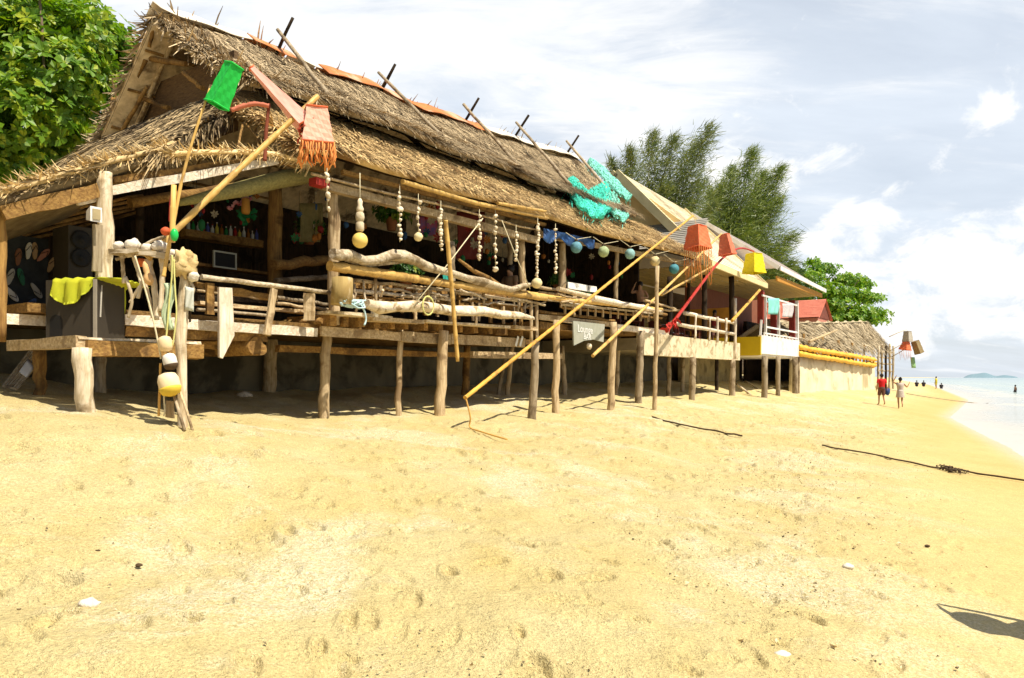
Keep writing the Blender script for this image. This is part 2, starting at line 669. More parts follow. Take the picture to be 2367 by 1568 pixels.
# ================================================================== SETTING: sand, sea, island
def build_sand():
    radii = np.concatenate([[0.0], np.geomspace(.4, 2.2, 10, endpoint=False), np.geomspace(2.2, 75, 600, endpoint=False), np.geomspace(75, 6000, 70)])
    x, y, f, n = polar_grid(radii, math.radians(-42), math.radians(42), 520, 70)
    u, v = x * UX + y * UY, x * VX + y * VY
    z = sand_height(x, y)
    dshore = v - waterline(u)
    near = smooth01((90 - np.hypot(x, y)) / 60)
    dry = smooth01((dshore - 2.2) / 3.0)
    d = (vnoise(x, y, 3.1, 1) * .10 + vnoise(x, y, 1.25, 2) * .10 + vnoise(x + y * .3, y, .55, 3) * .07 + vnoise(x, y, .26, 4) * .036 + vnoise(x, y, .12, 5) * .015)
    z = z + d * near * (0.06 + .94 * dry)
    # footprints and scuffs trodden into the dry sand
    r2 = random.Random(3)
    prints = []
    for _ in range(3600):
        fu, fv = r2.uniform(-2, 46), r2.uniform(-1.0, 10.2)
        w = float(waterline(fu))
        if fv - w < 2.6:
            continue
        prints.append((fu, fv, r2.uniform(0, 6.28), r2.uniform(.4, .95), r2.uniform(.015, .052) * min(1, (fv - w - 1.5) / 3)))
    for k in range(5):                                     # trails of steps along the beach
        pu, pv, h = r2.uniform(2, 14), r2.uniform(2.0, 8.5), r2.uniform(-.12, .16)
        for j in range(46):
            pu += .62 * math.cos(h)
            pv += .62 * math.sin(h)
            if pv - float(waterline(pu)) < 1.6 or pv > 10:
                break
            o = .13 * (-1) ** j
            prints.append((pu, pv + o, h, 1.0, .06))
    for fu, fv, a, s, dep in prints:
        idx = np.where((np.abs(u - fu) < .45) & (np.abs(v - fv) < .45))[0]
        if not len(idx):
            continue
        du, dv = u[idx] - fu, v[idx] - fv
        p, q = (du * math.cos(a) + dv * math.sin(a)) / (.15 * s), (-du * math.sin(a) + dv * math.cos(a)) / (.075 * s)
        rr = np.sqrt(p * p + q * q)
        z[idx] += -dep * np.exp(-rr ** 7) + dep * .4 * np.exp(-((rr - 1.35) / .25) ** 2)
    m = bpy.data.materials.new('beach_sand')
    m.use_nodes = True
    t = m.node_tree
    b = t.nodes['Principled BSDF']
    tc = NN(t, 'ShaderNodeTexCoord').outputs['Object']
    ds = NN(t, 'ShaderNodeAttribute', attribute_name='shore').outputs['Fac']
    n1 = NOISE(t, tc, .9, 6, .6, .3)
    n2 = NOISE(t, tc, 26, 4, .7)
    n3 = NOISE(t, tc, 120, 2, .6)
    dryc = MIX(t, MR(t, n1, .3, .72, 0, 1), (.58, .48, .245), (.53, .41, .165))
    # bleached coral grit in drifts
    drift = MR(t, NOISE(t, tc, .55, 5, .65, .5), .48, .64, 0, 1, True)
    dryc = MIX(t, M_(t, 'MULTIPLY', drift, MR(t, n2, .35, .62, 0, .75)), dryc, (.64, .58, .42))
    wetc = MIX(t, MR(t, NOISE(t, tc, .35, 4, .55), .35, .7, 0, 1), (.485, .37, .15), (.45, .325, .115))
    damp = MR(t, M_(t, 'ADD', ds, M_(t, 'MULTIPLY', M_(t, 'SUBTRACT', n1, .5), 2.4)), 1.4, 4.6, 1, 0, True)
    col = MIX(t, damp, dryc, wetc)
    col = MIX(t, MR(t, n3, .30, .42, .7, 0), col, (.28, .18, .07))
    col = MIX(t, M_(t, 'MULTIPLY', MR(t, n2, .27, .34, .75, 0), MR(t, damp, 0, 1, 1, .4)), col, (.34, .22, .09))
    n4 = NOISE(t, tc, 52, 3, .75)
    n5 = NOISE(t, tc, 4.5, 5, .65, .3)
    gr = M_(t, 'MULTIPLY', MR(t, n4, .34, .66, .76, 1.24), MR(t, n5, .3, .7, .93, 1.08))
    hv = NN(t, 'ShaderNodeHueSaturation')
    t.links.new(col, hv.inputs['Color'])
    t.links.new(gr, hv.inputs['Value'])
    col = hv.outputs[0]
    soak = MR(t, ds, .0, .9, 1, 0, True)
    col = MIX(t, M_(t, 'MULTIPLY', soak, .6), col, (.56, .40, .22))
    t.links.new(col, b.inputs['Base Color'])
    t.links.new(MR(t, soak, 0, 1, .92, .28), b.inputs['Roughness'])
    b.inputs['Specular IOR Level'].default_value = .25
    h = M_(t, 'ADD', M_(t, 'MULTIPLY', NOISE(t, tc, 9, 6, .65), .055), M_(t, 'ADD', M_(t, 'MULTIPLY', n2, .026), M_(t, 'MULTIPLY', n3, .012)))
    bn = NN(t, 'ShaderNodeBump')
    bn.inputs['Distance'].default_value = 1.0
    t.links.new(MR(t, damp, 0, 1, 1.0, .30), bn.inputs['Strength'])
    t.links.new(h, bn.inputs['Height'])
    t.links.new(bn.outputs[0], b.inputs['Normal'])
    o = np_object('sand_beach', np.stack([x, y, z], -1), f, m, True)
    attr(o, 'shore', dshore)
    tag(o, 'yellow trodden beach sand sloping down from the huts to the sea', None, None, 'structure')


def build_sea():
    radii = np.concatenate([np.geomspace(6, 120, 190, endpoint=False), np.geomspace(120, 22000, 60)])
    x, y, f, n = polar_grid(radii, math.radians(-6), math.radians(42), 220, 40)
    z = np.zeros_like(x)
    u, v = x * UX + y * UY, x * VX + y * VY
    d = waterline(u) - v                                   # metres out from the water's edge
    amp = .08 * smooth01((d - .5) / 12) * smooth01((260 - np.hypot(x, y)) / 200)
    z = z + amp * (np.sin(d * .9 + vnoise(x, y, 9, 7) * 5) + .5 * vnoise(x, y, 2.0, 8))
    d = d + vnoise(x, y, 6, 9) * 1.4 + vnoise(x, y, 1.5, 10) * .5
    m = bpy.data.materials.new('sea_water')
    m.use_nodes = True
    t = m.node_tree
    b = t.nodes['Principled BSDF']
    tc = NN(t, 'ShaderNodeTexCoord').outputs['Object']
    ds = NN(t, 'ShaderNodeAttribute', attribute_name='offshore').outputs['Fac']
    deep = MIX(t, MR(t, ds, 4, 120, 0, 1), (.27, .37, .33), (.10, .24, .25))
    shallow = MIX(t, MR(t, ds, 0, 9, 0, 1), (.40, .36, .30), deep)
    st = VM(t, 'MULTIPLY', tc, (.8, .8, .8))
    bands = M_(t, 'SINE', M_(t, 'ADD', M_(t, 'MULTIPLY', ds, .62), M_(t, 'MULTIPLY', NOISE(t, st, .22, 4, .6), 9)))
    fm = M_(t, 'MULTIPLY', MR(t, M_(t, 'ADD', bands, M_(t, 'MULTIPLY', M_(t, 'SUBTRACT', NOISE(t, tc, 2.2, 5, .65), .5), 1.6)), .55, 1.05, 0, 1, True), MR(t, ds, 3, 42, .75, 0))
    edge = MR(t, M_(t, 'ADD', ds, M_(t, 'MULTIPLY', NOISE(t, tc, 1.1, 5, .6), 3.0)), 1.4, 4.6, 1, 0, True)
    foam = M_(t, 'MAXIMUM', fm, M_(t, 'MULTIPLY', edge, .65))
    t.links.new(MIX(t, foam, shallow, (.50, .475, .45)), b.inputs['Base Color'])
    t.links.new(MR(t, foam, 0, 1, .12, .75), b.inputs['Roughness'])
    bn = NN(t, 'ShaderNodeBump')
    bn.inputs['Strength'].default_value = .6
    bn.inputs['Distance'].default_value = .12
    mpn = NN(t, 'ShaderNodeMapping')
    mpn.inputs['Rotation'].default_value = (0, 0, -UANG)
    mpn.inputs['Scale'].default_value = (.35, 1.2, 1)
    t.links.new(tc, mpn.inputs[0])
    t.links.new(NOISE(t, mpn.outputs[0], 1.2, 6, .6, .3), bn.inputs['Height'])
    t.links.new(bn.outputs[0], b.inputs['Normal'])
    o = np_object('sea', np.stack([x, y, z], -1), f, m, True)
    attr(o, 'offshore', d)
    tag(o, 'pale shallow sea with thin surf running up the sand', None, None, 'structure')


build_sand()
build_sea()

# the low island on the horizon, distance haze put into its blue colour
mb = MB()
Yi = 5200.0
P0, P1 = [], []
rows = []
for j in range(5):
    row = []
    for i in range(25):
        t = i / 24
        hh = (math.sin(math.pi * t) ** .6) * (58 + 22 * math.sin(t * 7.2) + 9 * math.sin(t * 19))
        q = j / 4
        p = atY(2225 + 130 * t, 873, Yi + (q - .5) * 500)
        row.append((p.x, p.y, -3 + max(0, hh * .55) * math.sin(math.pi * q)))
    rows.append(row)
mb.grid(rows)
tag(mb.build('island', mat('island_haze_blue', (.17, .25, .29), (.13, .21, .26), .004, 1, var=0), None), 'low island far out on the horizon, coloured blue for the haze', None, None, 'structure')
# ================================================================== THE THATCHED BAR ON STILTS
hut = empty('thatched_beach_bar', W3(14, 12, 1.2), 'long weathered thatched beach bar standing on crooked wooden stilts over the sand', 'beach bar')
thatch_old = mat('thatch_weathered', (.58, .45, .28), (.34, .25, .145), 5, .95, .6, 6, c3=(.15, .10, .055), s3=1.5, var=0, spec=.1, isl=.55)
thatch_gold = mat('thatch_golden', (.66, .48, .24), (.42, .27, .11), 6, .95, .5, 6, c3=(.20, .11, .045), s3=1.7, var=0, spec=.1, isl=.55)


def pw(pts):
    xs = [p[0] for p in pts]
    ys = [p[1] for p in pts]
    return lambda u: float(np.interp(u, xs, ys))


def line_on(v, px):
    return sorted((UV(p)[0], p.z) for p in (onv(x, y, v) for x, y in px))


RV, BV, EV = 15.0, 12.0, 10.1
ridge_z = pw(line_on(RV, [(360, 26), (430, 47), (530, 84), (620, 118), (700, 150), (780, 176), (860, 204), (960, 248), (1090, 292), (1210, 332), (1330, 366)]))
eave_z = pw(line_on(EV, [(640, 352), (705, 352), (771, 357), (903, 400), (964, 415), (1048, 445), (1143, 466), (1264, 502), (1376, 538), (1478, 563), (1590, 592)]))
break_z = pw([(8, 7.05), (9.5, 7.3), (20, 7.45), (27, 7.6)])
US = 8.25


def lower(u, t):
    return W3(u, EV + (BV - EV) * t, .10 * (1 - t) + eave_z(u) + (break_z(u) - eave_z(u)) * t)


def upper(u, t):
    z = break_z(u) + .30 + (ridge_z(u) - break_z(u) - .30) * t - .16 * math.sin(math.pi * t) + .05 * math.sin(u * 1.7 + 3 * t)
    return W3(u, BV - .35 + (RV - BV + .35) * t, z)


def rear(u, t):
    return W3(u, RV + 4.0 * t, ridge_z(u) - (ridge_z(u) - 5.9) * t)


def u_end(t):
    return 24.1 + 1.5 * t


verge = [(8.29, 12.2, 7.0), (7.6, 11.75, 6.55), (6.9, 11.3, 6.08), (5.96, 10.6, 5.38), (5.0, 10.42, 4.9), (3.77, 10.4, 4.25), (2.6, 10.4, 3.8)]
vg_v = pw(sorted((a, b) for a, b, c in verge))
vg_z = pw(sorted((a, c) for a, b, c in verge))
in_z = pw([(2.6, 3.3), (3.8, 3.75), (5, 4.40), (6, 5.15), (7, 6.2), (8.3, 7.45)])


def hip(u, t):
    v0 = vg_v(u)
    k = min(1, t * 6)
    return W3(u, v0 + (18.0 - v0) * t, vg_z(u) * (1 - k) + in_z(u) * k)


def sheet(fn, us, ts, thick, nrm):
    return [[fn(u, t) for u in us] for t in ts], thick, nrm


def straws(mb, fn, ua, ub, ta, tb, N, L, w, lift, spread=.35, down=True, hang=0.0, uend=None):
    """loose leaf strips lying on a roof surface fn(u, t), tips pointing down the slope"""
    for _ in range(N):
        t = min(.955, rnd.uniform(ta, tb)) if uend is not None else rnd.uniform(ta, tb)
        u = rnd.uniform(ua, ub if uend is None else uend(t))
        p = fn(u, t)
        e = .02
        du = (fn(u + e, t) - p).normalized()
        dt = (fn(u, t - e) - p).normalized() if down else (fn(u, t + e) - p).normalized()
        n = du.cross(dt)
        if n.z < 0:
            n = -n
        d = (dt + du * rnd.gauss(0, spread) + n * rnd.uniform(-.05, .22)).normalized()
        if hang:
            d = (d + Vector((0, 0, -hang * rnd.random()))).normalized()
        l = L * rnd.uniform(.5, 1.3)
        s = d.cross(n).normalized() * (w * rnd.uniform(.5, 1.3) / 2)
        a = p + n * rnd.uniform(.0, lift)
        b = a + d * l * .55 + n * rnd.uniform(0, .02)
        c = a + d * l + Vector((0, 0, -rnd.uniform(0, .07) * l))
        mb.add([a - s, a + s, b + s * .9, b - s * .9, c + s * .25, c - s * .25], [(0, 1, 2, 3), (3, 2, 4, 5)])


def lin(a, b, n):
    return [a + (b - a) * i / (n - 1) for i in range(n)]


ts = lin(0, 1, 12)
# upper slope
mb = MB()
mb.grid([[upper(US + (u_end(t) - US) * k / 59, t) for k in range(60)] for t in ts], True, .16, (-VX * .6, -VY * .6, .75))
straws(mb, upper, US - .1, 0, .0, 1, 17000, .62, .022, .04, .16, uend=u_end)
straws(mb, upper, US - .1, 0, .0, .90, 3600, .45, .028, .09, .9, uend=u_end)
straws(mb, upper, US, 0, -.01, .04, 1300, .42, .03, .03, .4, hang=.5, uend=u_end)
for k in range(900):                                       # bleached tufts frayed along the left verge
    t = rnd.uniform(.0, 1)
    p = upper(US + rnd.uniform(-.08, .7), t) + Vector((0, 0, rnd.uniform(-.08, .06)))
    d = (W3(-.9, -1.0, -.55) + Vector((rnd.gauss(0, .3), rnd.gauss(0, .3), rnd.gauss(0, .45)))).normalized()
    s = d.cross(Vector((rnd.gauss(0, 1), rnd.gauss(0, 1), 1))).normalized() * .022
    l = rnd.uniform(.25, .7)
    mb.add([p - s, p + s, p + d * l + s * .3 - Vector((0, 0, .1 * l)), p + d * l - s * .3 - Vector((0, 0, .1 * l))], [(0, 1, 2, 3)])
mb.build('upper_thatch', thatch_old, hut)
# lower slope over the terrace
mb = MB()
mb.grid([[lower(8.1 + (26.3 - 8.1) * k / 59, t * 1.42) for k in range(60)] for t in ts], True, .13, (-VX * .5, -VY * .5, .85))
straws(mb, lower, 8.0, 26.4, .07, 1.3, 11000, .52, .026, .06, .22)
straws(mb, lower, 8.0, 26.4, .02, 1.2, 4200, .36, .034, .10, .95)
straws(mb, lower, 8.0, 26.4, .0, .10, 2600, .24, .026, .04, .6, hang=.35)
for k in range(420):
    t = rnd.uniform(0, 1)
    p = lower(8.15, t)
    d = (W3(-1, -.4, -.5) + Vector((rnd.gauss(0, .3), rnd.gauss(0, .3), rnd.gauss(0, .4)))).normalized()
    s = d.cross(Vector((rnd.gauss(0, 1), rnd.gauss(0, 1), 1))).normalized() * .02
    l = rnd.uniform(.2, .5)
    mb.add([p - s, p + s, p + d * l + s * .3, p + d * l - s * .3], [(0, 1, 2, 3)])
mb.build('lower_thatch', thatch_gold, hut)
# inland slope
mb = MB()
mb.grid([[rear(US + (25.6 - US) * k / 29, t) for k in range(30)] for t in lin(0, 1, 6)], True, .16, (VX * .6, VY * .6, .75))
straws(mb, rear, US - .1, 25.6, 0, 1, 900, .5, .05, .05)
for k in range(260):
    t = rnd.uniform(0, .9)
    p = rear(US, t)
    d = (W3(-1, .3, -.5) + Vector((rnd.gauss(0, .3), rnd.gauss(0, .3), rnd.gauss(0, .4)))).normalized()
    s = d.cross(Vector((rnd.gauss(0, 1), rnd.gauss(0, 1), 1))).normalized() * .02
    l = rnd.uniform(.15, .4)
    mb.add([p - s, p + s, p + d * l + s * .3, p + d * l - s * .3], [(0, 1, 2, 3)])
mb.build('rear_thatch', thatch_old, hut)
# skirt roof under the open gable
mb = MB()
hu = lin(8.3, 2.6, 22)
mb.grid([[hip(u, t) for u in hu] for t in (0, .03, .06, .1, .2, .35, .5, .7, 1)], True, .12, (-UX * .5, -UY * .5, .85))


def hip_s(u, t):
    return hip(u, t)


for _ in range(4200):
    u, t = rnd.uniform(2.6, 8.3), rnd.uniform(0, 1) ** 1.6
    p = hip(u, t)
    d = (hip(u - .05, t) - p).normalized()
    n = Vector((0, 0, 1))
    d = (d + W3(0, rnd.gauss(0, .3), rnd.uniform(0, .25))).normalized()
    s = d.cross(n).normalized() * .022
    a = p + n * rnd.uniform(0, .05)
    l = rnd.uniform(.2, .6)
    mb.add([a - s, a + s, a + d * l + s * .3, a + d * l - s * .3], [(0, 1, 2, 3)])
for _ in range(2600):                                      # golden fringe along the verge facing the sea
    u = rnd.uniform(2.6, 8.3)
    p = hip(u, rnd.uniform(0, .02)) + Vector((0, 0, rnd.uniform(-.10, .08)))
    steep = 1.0 if u > 5.8 else .25
    d = (W3(-.8, -.55 * steep - .1, -.75 * steep - .2) + Vector((rnd.gauss(0, .25), rnd.gauss(0, .25), rnd.gauss(0, .22)))).normalized()
    s = d.cross(Vector((rnd.gauss(0, 1), rnd.gauss(0, 1), .5))).normalized() * .02
    l = rnd.uniform(.07, .15) + .5 * (steep > .5) * rnd.random()
    mb.add([p - s, p + s, p + d * l + s * .3, p + d * l - s * .3], [(0, 1, 2, 3)])
mb.build('gable_skirt_thatch', mat('thatch_skirt', (.50, .37, .20), (.24, .17, .09), 5, .95, .5, 6, c3=(.14, .10, .06), s3=1.3, var=0, spec=.1, isl=.5), hut)

# dark sheet added under the thatch, putting the shade inside into its colour
shade_sheet = mat('thatch_shade_sheet', (.115, .072, .034), (.05, .032, .016), 4, .95, .5, grain='u', var=0, spec=.1)
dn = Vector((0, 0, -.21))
MB().grid([[lower(8.3 + 17.9 * k / 29, t) + dn for k in range(30)] for t in lin(.06, 1, 4)], True).grid([[upper(US + .15 + (u_end(t) - US - .25) * k / 29, t) + dn for k in range(30)] for t in lin(0, .97, 6)], True).grid([[rear(US - .01 + 17.3 * k / 29, t) + dn * .85 for k in range(30)] for t in lin(.01, 1, 5)], True).build('thatch_shade_sheet', shade_sheet, hut)

# ridge capping: bleached sheet, then a long run of rust orange sheet
rust = mat('rust_orange_sheet', (.62, .20, .045), (.42, .13, .04), 2.2, .7, .15, c3=(.55, .33, .20), s3=1.4, var=0)
pale = mat('bleached_sheet', (.78, .70, .60), (.62, .50, .38), 2, .7, .2, var=0)


def cap(u0, u1, m, name, w=.42, nn=20):
    g = []
    for q in (-1, -.5, 0, .5, 1):
        row = []
        for k in range(nn):
            u = u0 + (u1 - u0) * k / (nn - 1)
            dz = -abs(q) * w * .78 + .19 + .02 * math.sin(u * 5 + q) + .03 * math.sin(u * 1.9)
            row.append(W3(u, RV + q * w, ridge_z(u) + dz))
        g.append(row)
    MB().grid(g, True, .02, (0, 0, 1)).build(name, m, hut)


cap(US - .05, 10.4, pale, 'ridge_cap', .30)
cap(10.45, 11.6, rust, 'ridge_cap', .34, 8)
cap(11.65, 12.5, pale, 'ridge_cap', .22, 6)
cap(12.55, 19.3, rust, 'ridge_cap', .42, 30)
cap(19.35, 25.7, pale, 'ridge_cap', .36)

# crossed poles pinning the thatch
for (bx, by, ex, ey, tx, ty) in ((646, 108, 782, 288, 630, 85), (884, 205, 1066, 392, 872, 186), (1079, 275, 1248, 466, 1068, 262), (1196, 310, 1312, 448, 1186, 300), (1313, 352, 1436, 500, 1302, 343)):
    lift = Vector((-VX * .12, -VY * .12, .22))
    b = onv(bx, by, RV - .12) + lift
    u0 = UV(b)[0]
    e = onv(ex, ey, 11.75) + lift
    d = (b - e).normalized()
    MB().log(e, b + d * .42, .055, .045, .03, 7, 7).build('roof_pole', wood('grey', 'z'), hut)
    back = W3(u0 + .05, RV + 2.2, b.z - 2.6)
    d2 = (b - back).normalized()
    MB().log(b - d2 * 1.6 + Vector((.07, 0, .05)), b + d2 * .42 + Vector((.07, 0, .05)), .045, .04, .02, 5, 7).build('roof_pole', wood('dark', 'z'), hut)

# ---- gable framing inside the open end
for x0, y0, x1, y1, r, u in ((337, 138, 296, 217, .05, 8.4), (341, 200, 273, 322, .045, 8.45), (262, 225, 241, 342, .05, 8.35), (357, 52, 345, 110, .04, 8.3),
                             (346, 136, 431, 149, .06, 8.5), (330, 228, 390, 250, .05, 8.6), (425, 168, 470, 206, .05, 8.3)):
    MB().log(onu(x0, y0, u), onu(x1, y1, u), r, r, .02, 5, 7).build('gable_pole', wood('brown', 'z'), hut)
for u in (8.75, 9.6, 10.6):
    MB().log(rear(u, .02) + Vector((0, 0, -.30)), rear(u, .9) + Vector((0, 0, -.30)), .05, .05, .02, 5, 7).build('rafter', wood('pale', 'v'), hut)
for t in (.12, .3, .48, .66, .84):
    MB().log(rear(8.3, t) + Vector((0, 0, -.23)), rear(13, t) + Vector((0, 0, -.23)), .035, .035, .02, 6, 6).build('purlin', wood('brown', 'u'), hut)
for k in range(7):
    u = 9.3 + k * 2.3
    MB().log(W3(u, BV, break_z(u) - .12), W3(u, RV, ridge_z(u) - .25), .06, .05, .02, 4, 7).build('rafter', wood('dark', 'v'), hut)
MB().box(8.9, 9.0, 13.2, 16.8, 7.0, 8.6).build('gable_panel', mat('woven_panel', (.17, .10, .045), (.07, .04, .02), 7, .9, .4, stretch=(1, 1, 5), var=0), hut)

# ---- floor, back wall
MB().box(4.2, 16.1, 10.75, 17.4, 2.86, 2.98).box(16.15, 26.2, 10.75, 17.4, 3.36, 3.48).build('deck_floor', wood('brown', 'u'), hut)
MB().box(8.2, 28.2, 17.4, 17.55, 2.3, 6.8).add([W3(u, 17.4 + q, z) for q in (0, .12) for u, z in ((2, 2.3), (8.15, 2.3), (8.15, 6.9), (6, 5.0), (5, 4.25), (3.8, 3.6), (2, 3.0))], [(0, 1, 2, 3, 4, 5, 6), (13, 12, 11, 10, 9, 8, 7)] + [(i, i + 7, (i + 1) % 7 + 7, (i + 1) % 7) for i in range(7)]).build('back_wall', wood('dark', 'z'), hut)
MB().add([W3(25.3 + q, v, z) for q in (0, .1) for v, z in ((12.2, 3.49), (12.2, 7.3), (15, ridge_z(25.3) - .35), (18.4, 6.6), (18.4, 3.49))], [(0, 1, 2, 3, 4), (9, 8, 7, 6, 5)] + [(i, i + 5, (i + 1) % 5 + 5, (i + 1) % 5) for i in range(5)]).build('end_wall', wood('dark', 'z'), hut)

# ---- stilts carried down into the sand: base pixel, top pixel, width in pixels
stilts = [(748, 965, 755, 752, 24, 'pale'), (920, 962, 925, 757, 14, 'pale'), (1016, 961, 1026, 765, 25, 'pale'), (1231, 970, 1238, 790, 19, 'grey'), (1284, 957, 1287, 740, 17, 'pale'),
          (1411, 948, 1418, 745, 17, 'pale'), (1513, 947, 1520, 615, 10, 'pale'), (1476, 935, 1482, 765, 17, 'grey'),
          (622, 905, 627, 775, 30, 'pale'), (870, 885, 870, 792, 12, 'pale'), (992, 890, 988, 800, 12, 'grey'), (1075, 916, 1080, 800, 17, 'brown'), (1151, 915, 1172, 800, 10, 'grey'), (1172, 918, 1186, 795, 11, 'pale'),
          (1306, 910, 1299, 800, 12, 'grey'), (1425, 918, 1430, 760, 10, 'grey'), (1545, 915, 1548, 775, 10, 'grey')]
for bx, by, tx, ty, w, k in stilts:
    b = ongnd(bx, by)
    t = atY(tx, ty, b.y)
    r = w / 2 / F * b.y
    b = b + (b - t).normalized() * .5
    MB().log(b, t, r * 1.05, r * .92, .035, 8, 10, .25).build('stilt', wood(k, 'z'), hut)

# ---- posts from the deck to the eave: plane v, pixels
for v, x0, y0, x1, y1, w, k in ((10.6, 772, 752, 771, 428, 27, 'pale'), (10.55, 1046, 748, 1042, 560, 19, 'grey'), (10.6, 1208, 690, 1206, 548, 16, 'pale'), (10.7, 1299, 690, 1300, 552, 18, 'pale'),
                                 (10.7, 1423, 700, 1425, 568, 11, 'pale'), (12.6, 637, 700, 634, 428, 34, 'brown'), (10.45, 241, 730, 240, 400, 36, 'drift'), (10.6, 2, 790, 5, 470, 22, 'brown'),
                                 (11.8, 1176, 690, 1180, 545, 13, 'grey'), (12.8, 930, 700, 932, 500, 16, 'dark'), (13.2, 320, 690, 322, 470, 20, 'dark'), (14.5, 1090, 690, 1092, 560, 14, 'dark'), (14.5, 1370, 700, 1372, 570, 14, 'dark')):
    b, t = onv(x0, y0, v), onv(x1, y1, v)
    r = w / 2 / F * b.y
    MB().log(b, t, r, r * .92, .03, 8, 10, .22).build('post', wood(k, 'z'), hut)


def bm(name, v0, x0, y0, v1, x1, y1, hpx, w, kind, jit=.008, seg=6, parent=hut):
    p0, p1 = onv(x0, y0, v0), onv(x1, y1, v1)
    h = hpx / F * (p0.y if p0.y < p1.y else p1.y)
    g = 'u' if abs(UV(p1 - p0)[0]) > abs(p1.z - p0.z) else 'z'
    return MB().beam(p0, p1, w, h, (0, 0, 1), jit, seg).build(name, wood(kind, g), parent)


def pole(name, v0, x0, y0, v1, x1, y1, wpx, kind, wob=.02, parent=hut, taper=.9):
    p0, p1 = onv(x0, y0, v0), onv(x1, y1, v1)
    r = wpx / 2 / F * p0.y
    g = 'u' if abs(UV(p1 - p0)[0]) > abs(p1.z - p0.z) else 'z'
    return MB().log(p0, p1, r, r * taper, wob, 8, 9).build(name, wood(kind, g), parent)


# front boards and floor edge
bm('fascia_board', 10.55, 287, 739, 10.55, 456, 751, 25, .05, 'white')
bm('fascia_board', 10.55, 458, 752, 10.55, 732, 768, 23, .05, 'white')
bm('floor_beam', 10.7, 284, 765, 10.7, 612, 783, 22, .16, 'brown', .015)
bm('floor_beam', 11.3, 460, 797, 11.3, 610, 806, 18, .14, 'brown', .015)
bm('fascia_board', 10.55, 742, 766, 10.55, 925, 778, 22, .06, 'pale')
bm('fascia_board', 10.52, 927, 778, 10.52, 1040, 786, 24, .06, 'pale')
bm('fascia_board', 10.55, 1042, 784, 10.55, 1212, 793, 23, .06, 'pale')
bm('floor_beam', 11.5, 640, 806, 11.5, 1080, 822, 16, .14, 'brown', .015)
bm('floor_board', 10.3, 745, 722, 10.3, 895, 735, 7, .30, 'drift')
bm('floor_board', 10.3, 850, 738, 10.3, 968, 745, 9, .30, 'pale')
bm('floor_board', 10.3, 974, 743, 10.3, 1168, 757, 6, .30, 'drift')
bm('floor_board', 10.3, 1180, 757, 10.3, 1232, 761, 8, .30, 'pale')
for x in (770, 800, 836, 872, 908, 940, 985, 1020, 1066, 1100, 1134, 1170, 1205):
    y = 740 + (x - 770) * .062
    p = onv(x, y, 10.42)
    d = W3(0, 1, 0)
    MB().beam(p, p + d * 1.2, .10 + .07 * rnd.random(), .20, (0, 0, 1), .01, 2).build('joist', wood('brown', 'v'), hut)
for x, y, r in ((592, 799, .15), (606, 808, .10), (742, 742, .06)):
    p = onv(x, y, 10.6)
    MB().log(p, p + W3(0, 2.2, .02), r, r, .03, 4, 10).build('floor_log', wood('brown', 'v'), hut)
bm('floor_beam', 10.9, 1090, 820, 10.9, 1296, 824, 15, .12, 'pale')
# raised far section
bm('fascia_board', 10.6, 1245, 733, 10.6, 1424, 752, 13, .06, 'pale')
bm('fascia_board', 10.6, 1426, 757, 10.6, 1545, 770, 14, .06, 'white')
bm('floor_beam', 10.75, 1244, 752, 10.75, 1330, 760, 16, .14, 'brown')
bm('rail', 10.5, 1300, 704, 10.5, 1530, 726, 5, .05, 'drift')
bm('rail', 10.55, 1300, 712, 10.55, 1530, 736, 5, .05, 'brown')
for k in range(13):
    x = 1306 + 17.5 * k
    y = 705 + (x - 1300) * .0957
    p0, p1 = onv(x, y, 10.52), onv(x, y + 20, 10.52)
    MB().beam(p0, p1, .05, .05, (UX, UY, 0)).build('baluster', wood('pale', 'z'), hut)
# left-hand balustrade
pole('rail', 10.3, 465, 641, 10.3, 762, 677, 13, 'drift', .015)
bm('rail', 10.45, 452, 660, 10.45, 640, 690, 12, .10, 'brown', .02)
bm('rail', 11.2, 455, 700, 11.2, 740, 726, 9, .22, 'pale', .015)
bm('rail', 11.6, 455, 688, 11.6, 700, 700, 12, .05, 'dark', .015)
# pointed plank hung on the rail
P = [onv(x, y, 10.2) for x, y in ((507, 664), (537, 666), (542, 776), (515, 829), (508, 826))]
q = W3(0, .05, 0)
MB().add(P + [p + q for p in P], [(0, 1, 2, 3, 4), (9, 8, 7, 6, 5)] + [(i, i + 5, (i + 1) % 5 + 5, (i + 1) % 5) for i in range(5)]).build('pointed_plank', wood('white', 'z'), hut)
bm('baluster', 10.25, 634, 668, 10.25, 617, 775, 16, .05, 'pale')
bm('baluster', 10.35, 715, 678, 10.35, 715, 741, 25, .06, 'pale')
bm('baluster', 10.35, 485, 655, 10.35, 484, 728, 18, .06, 'brown')
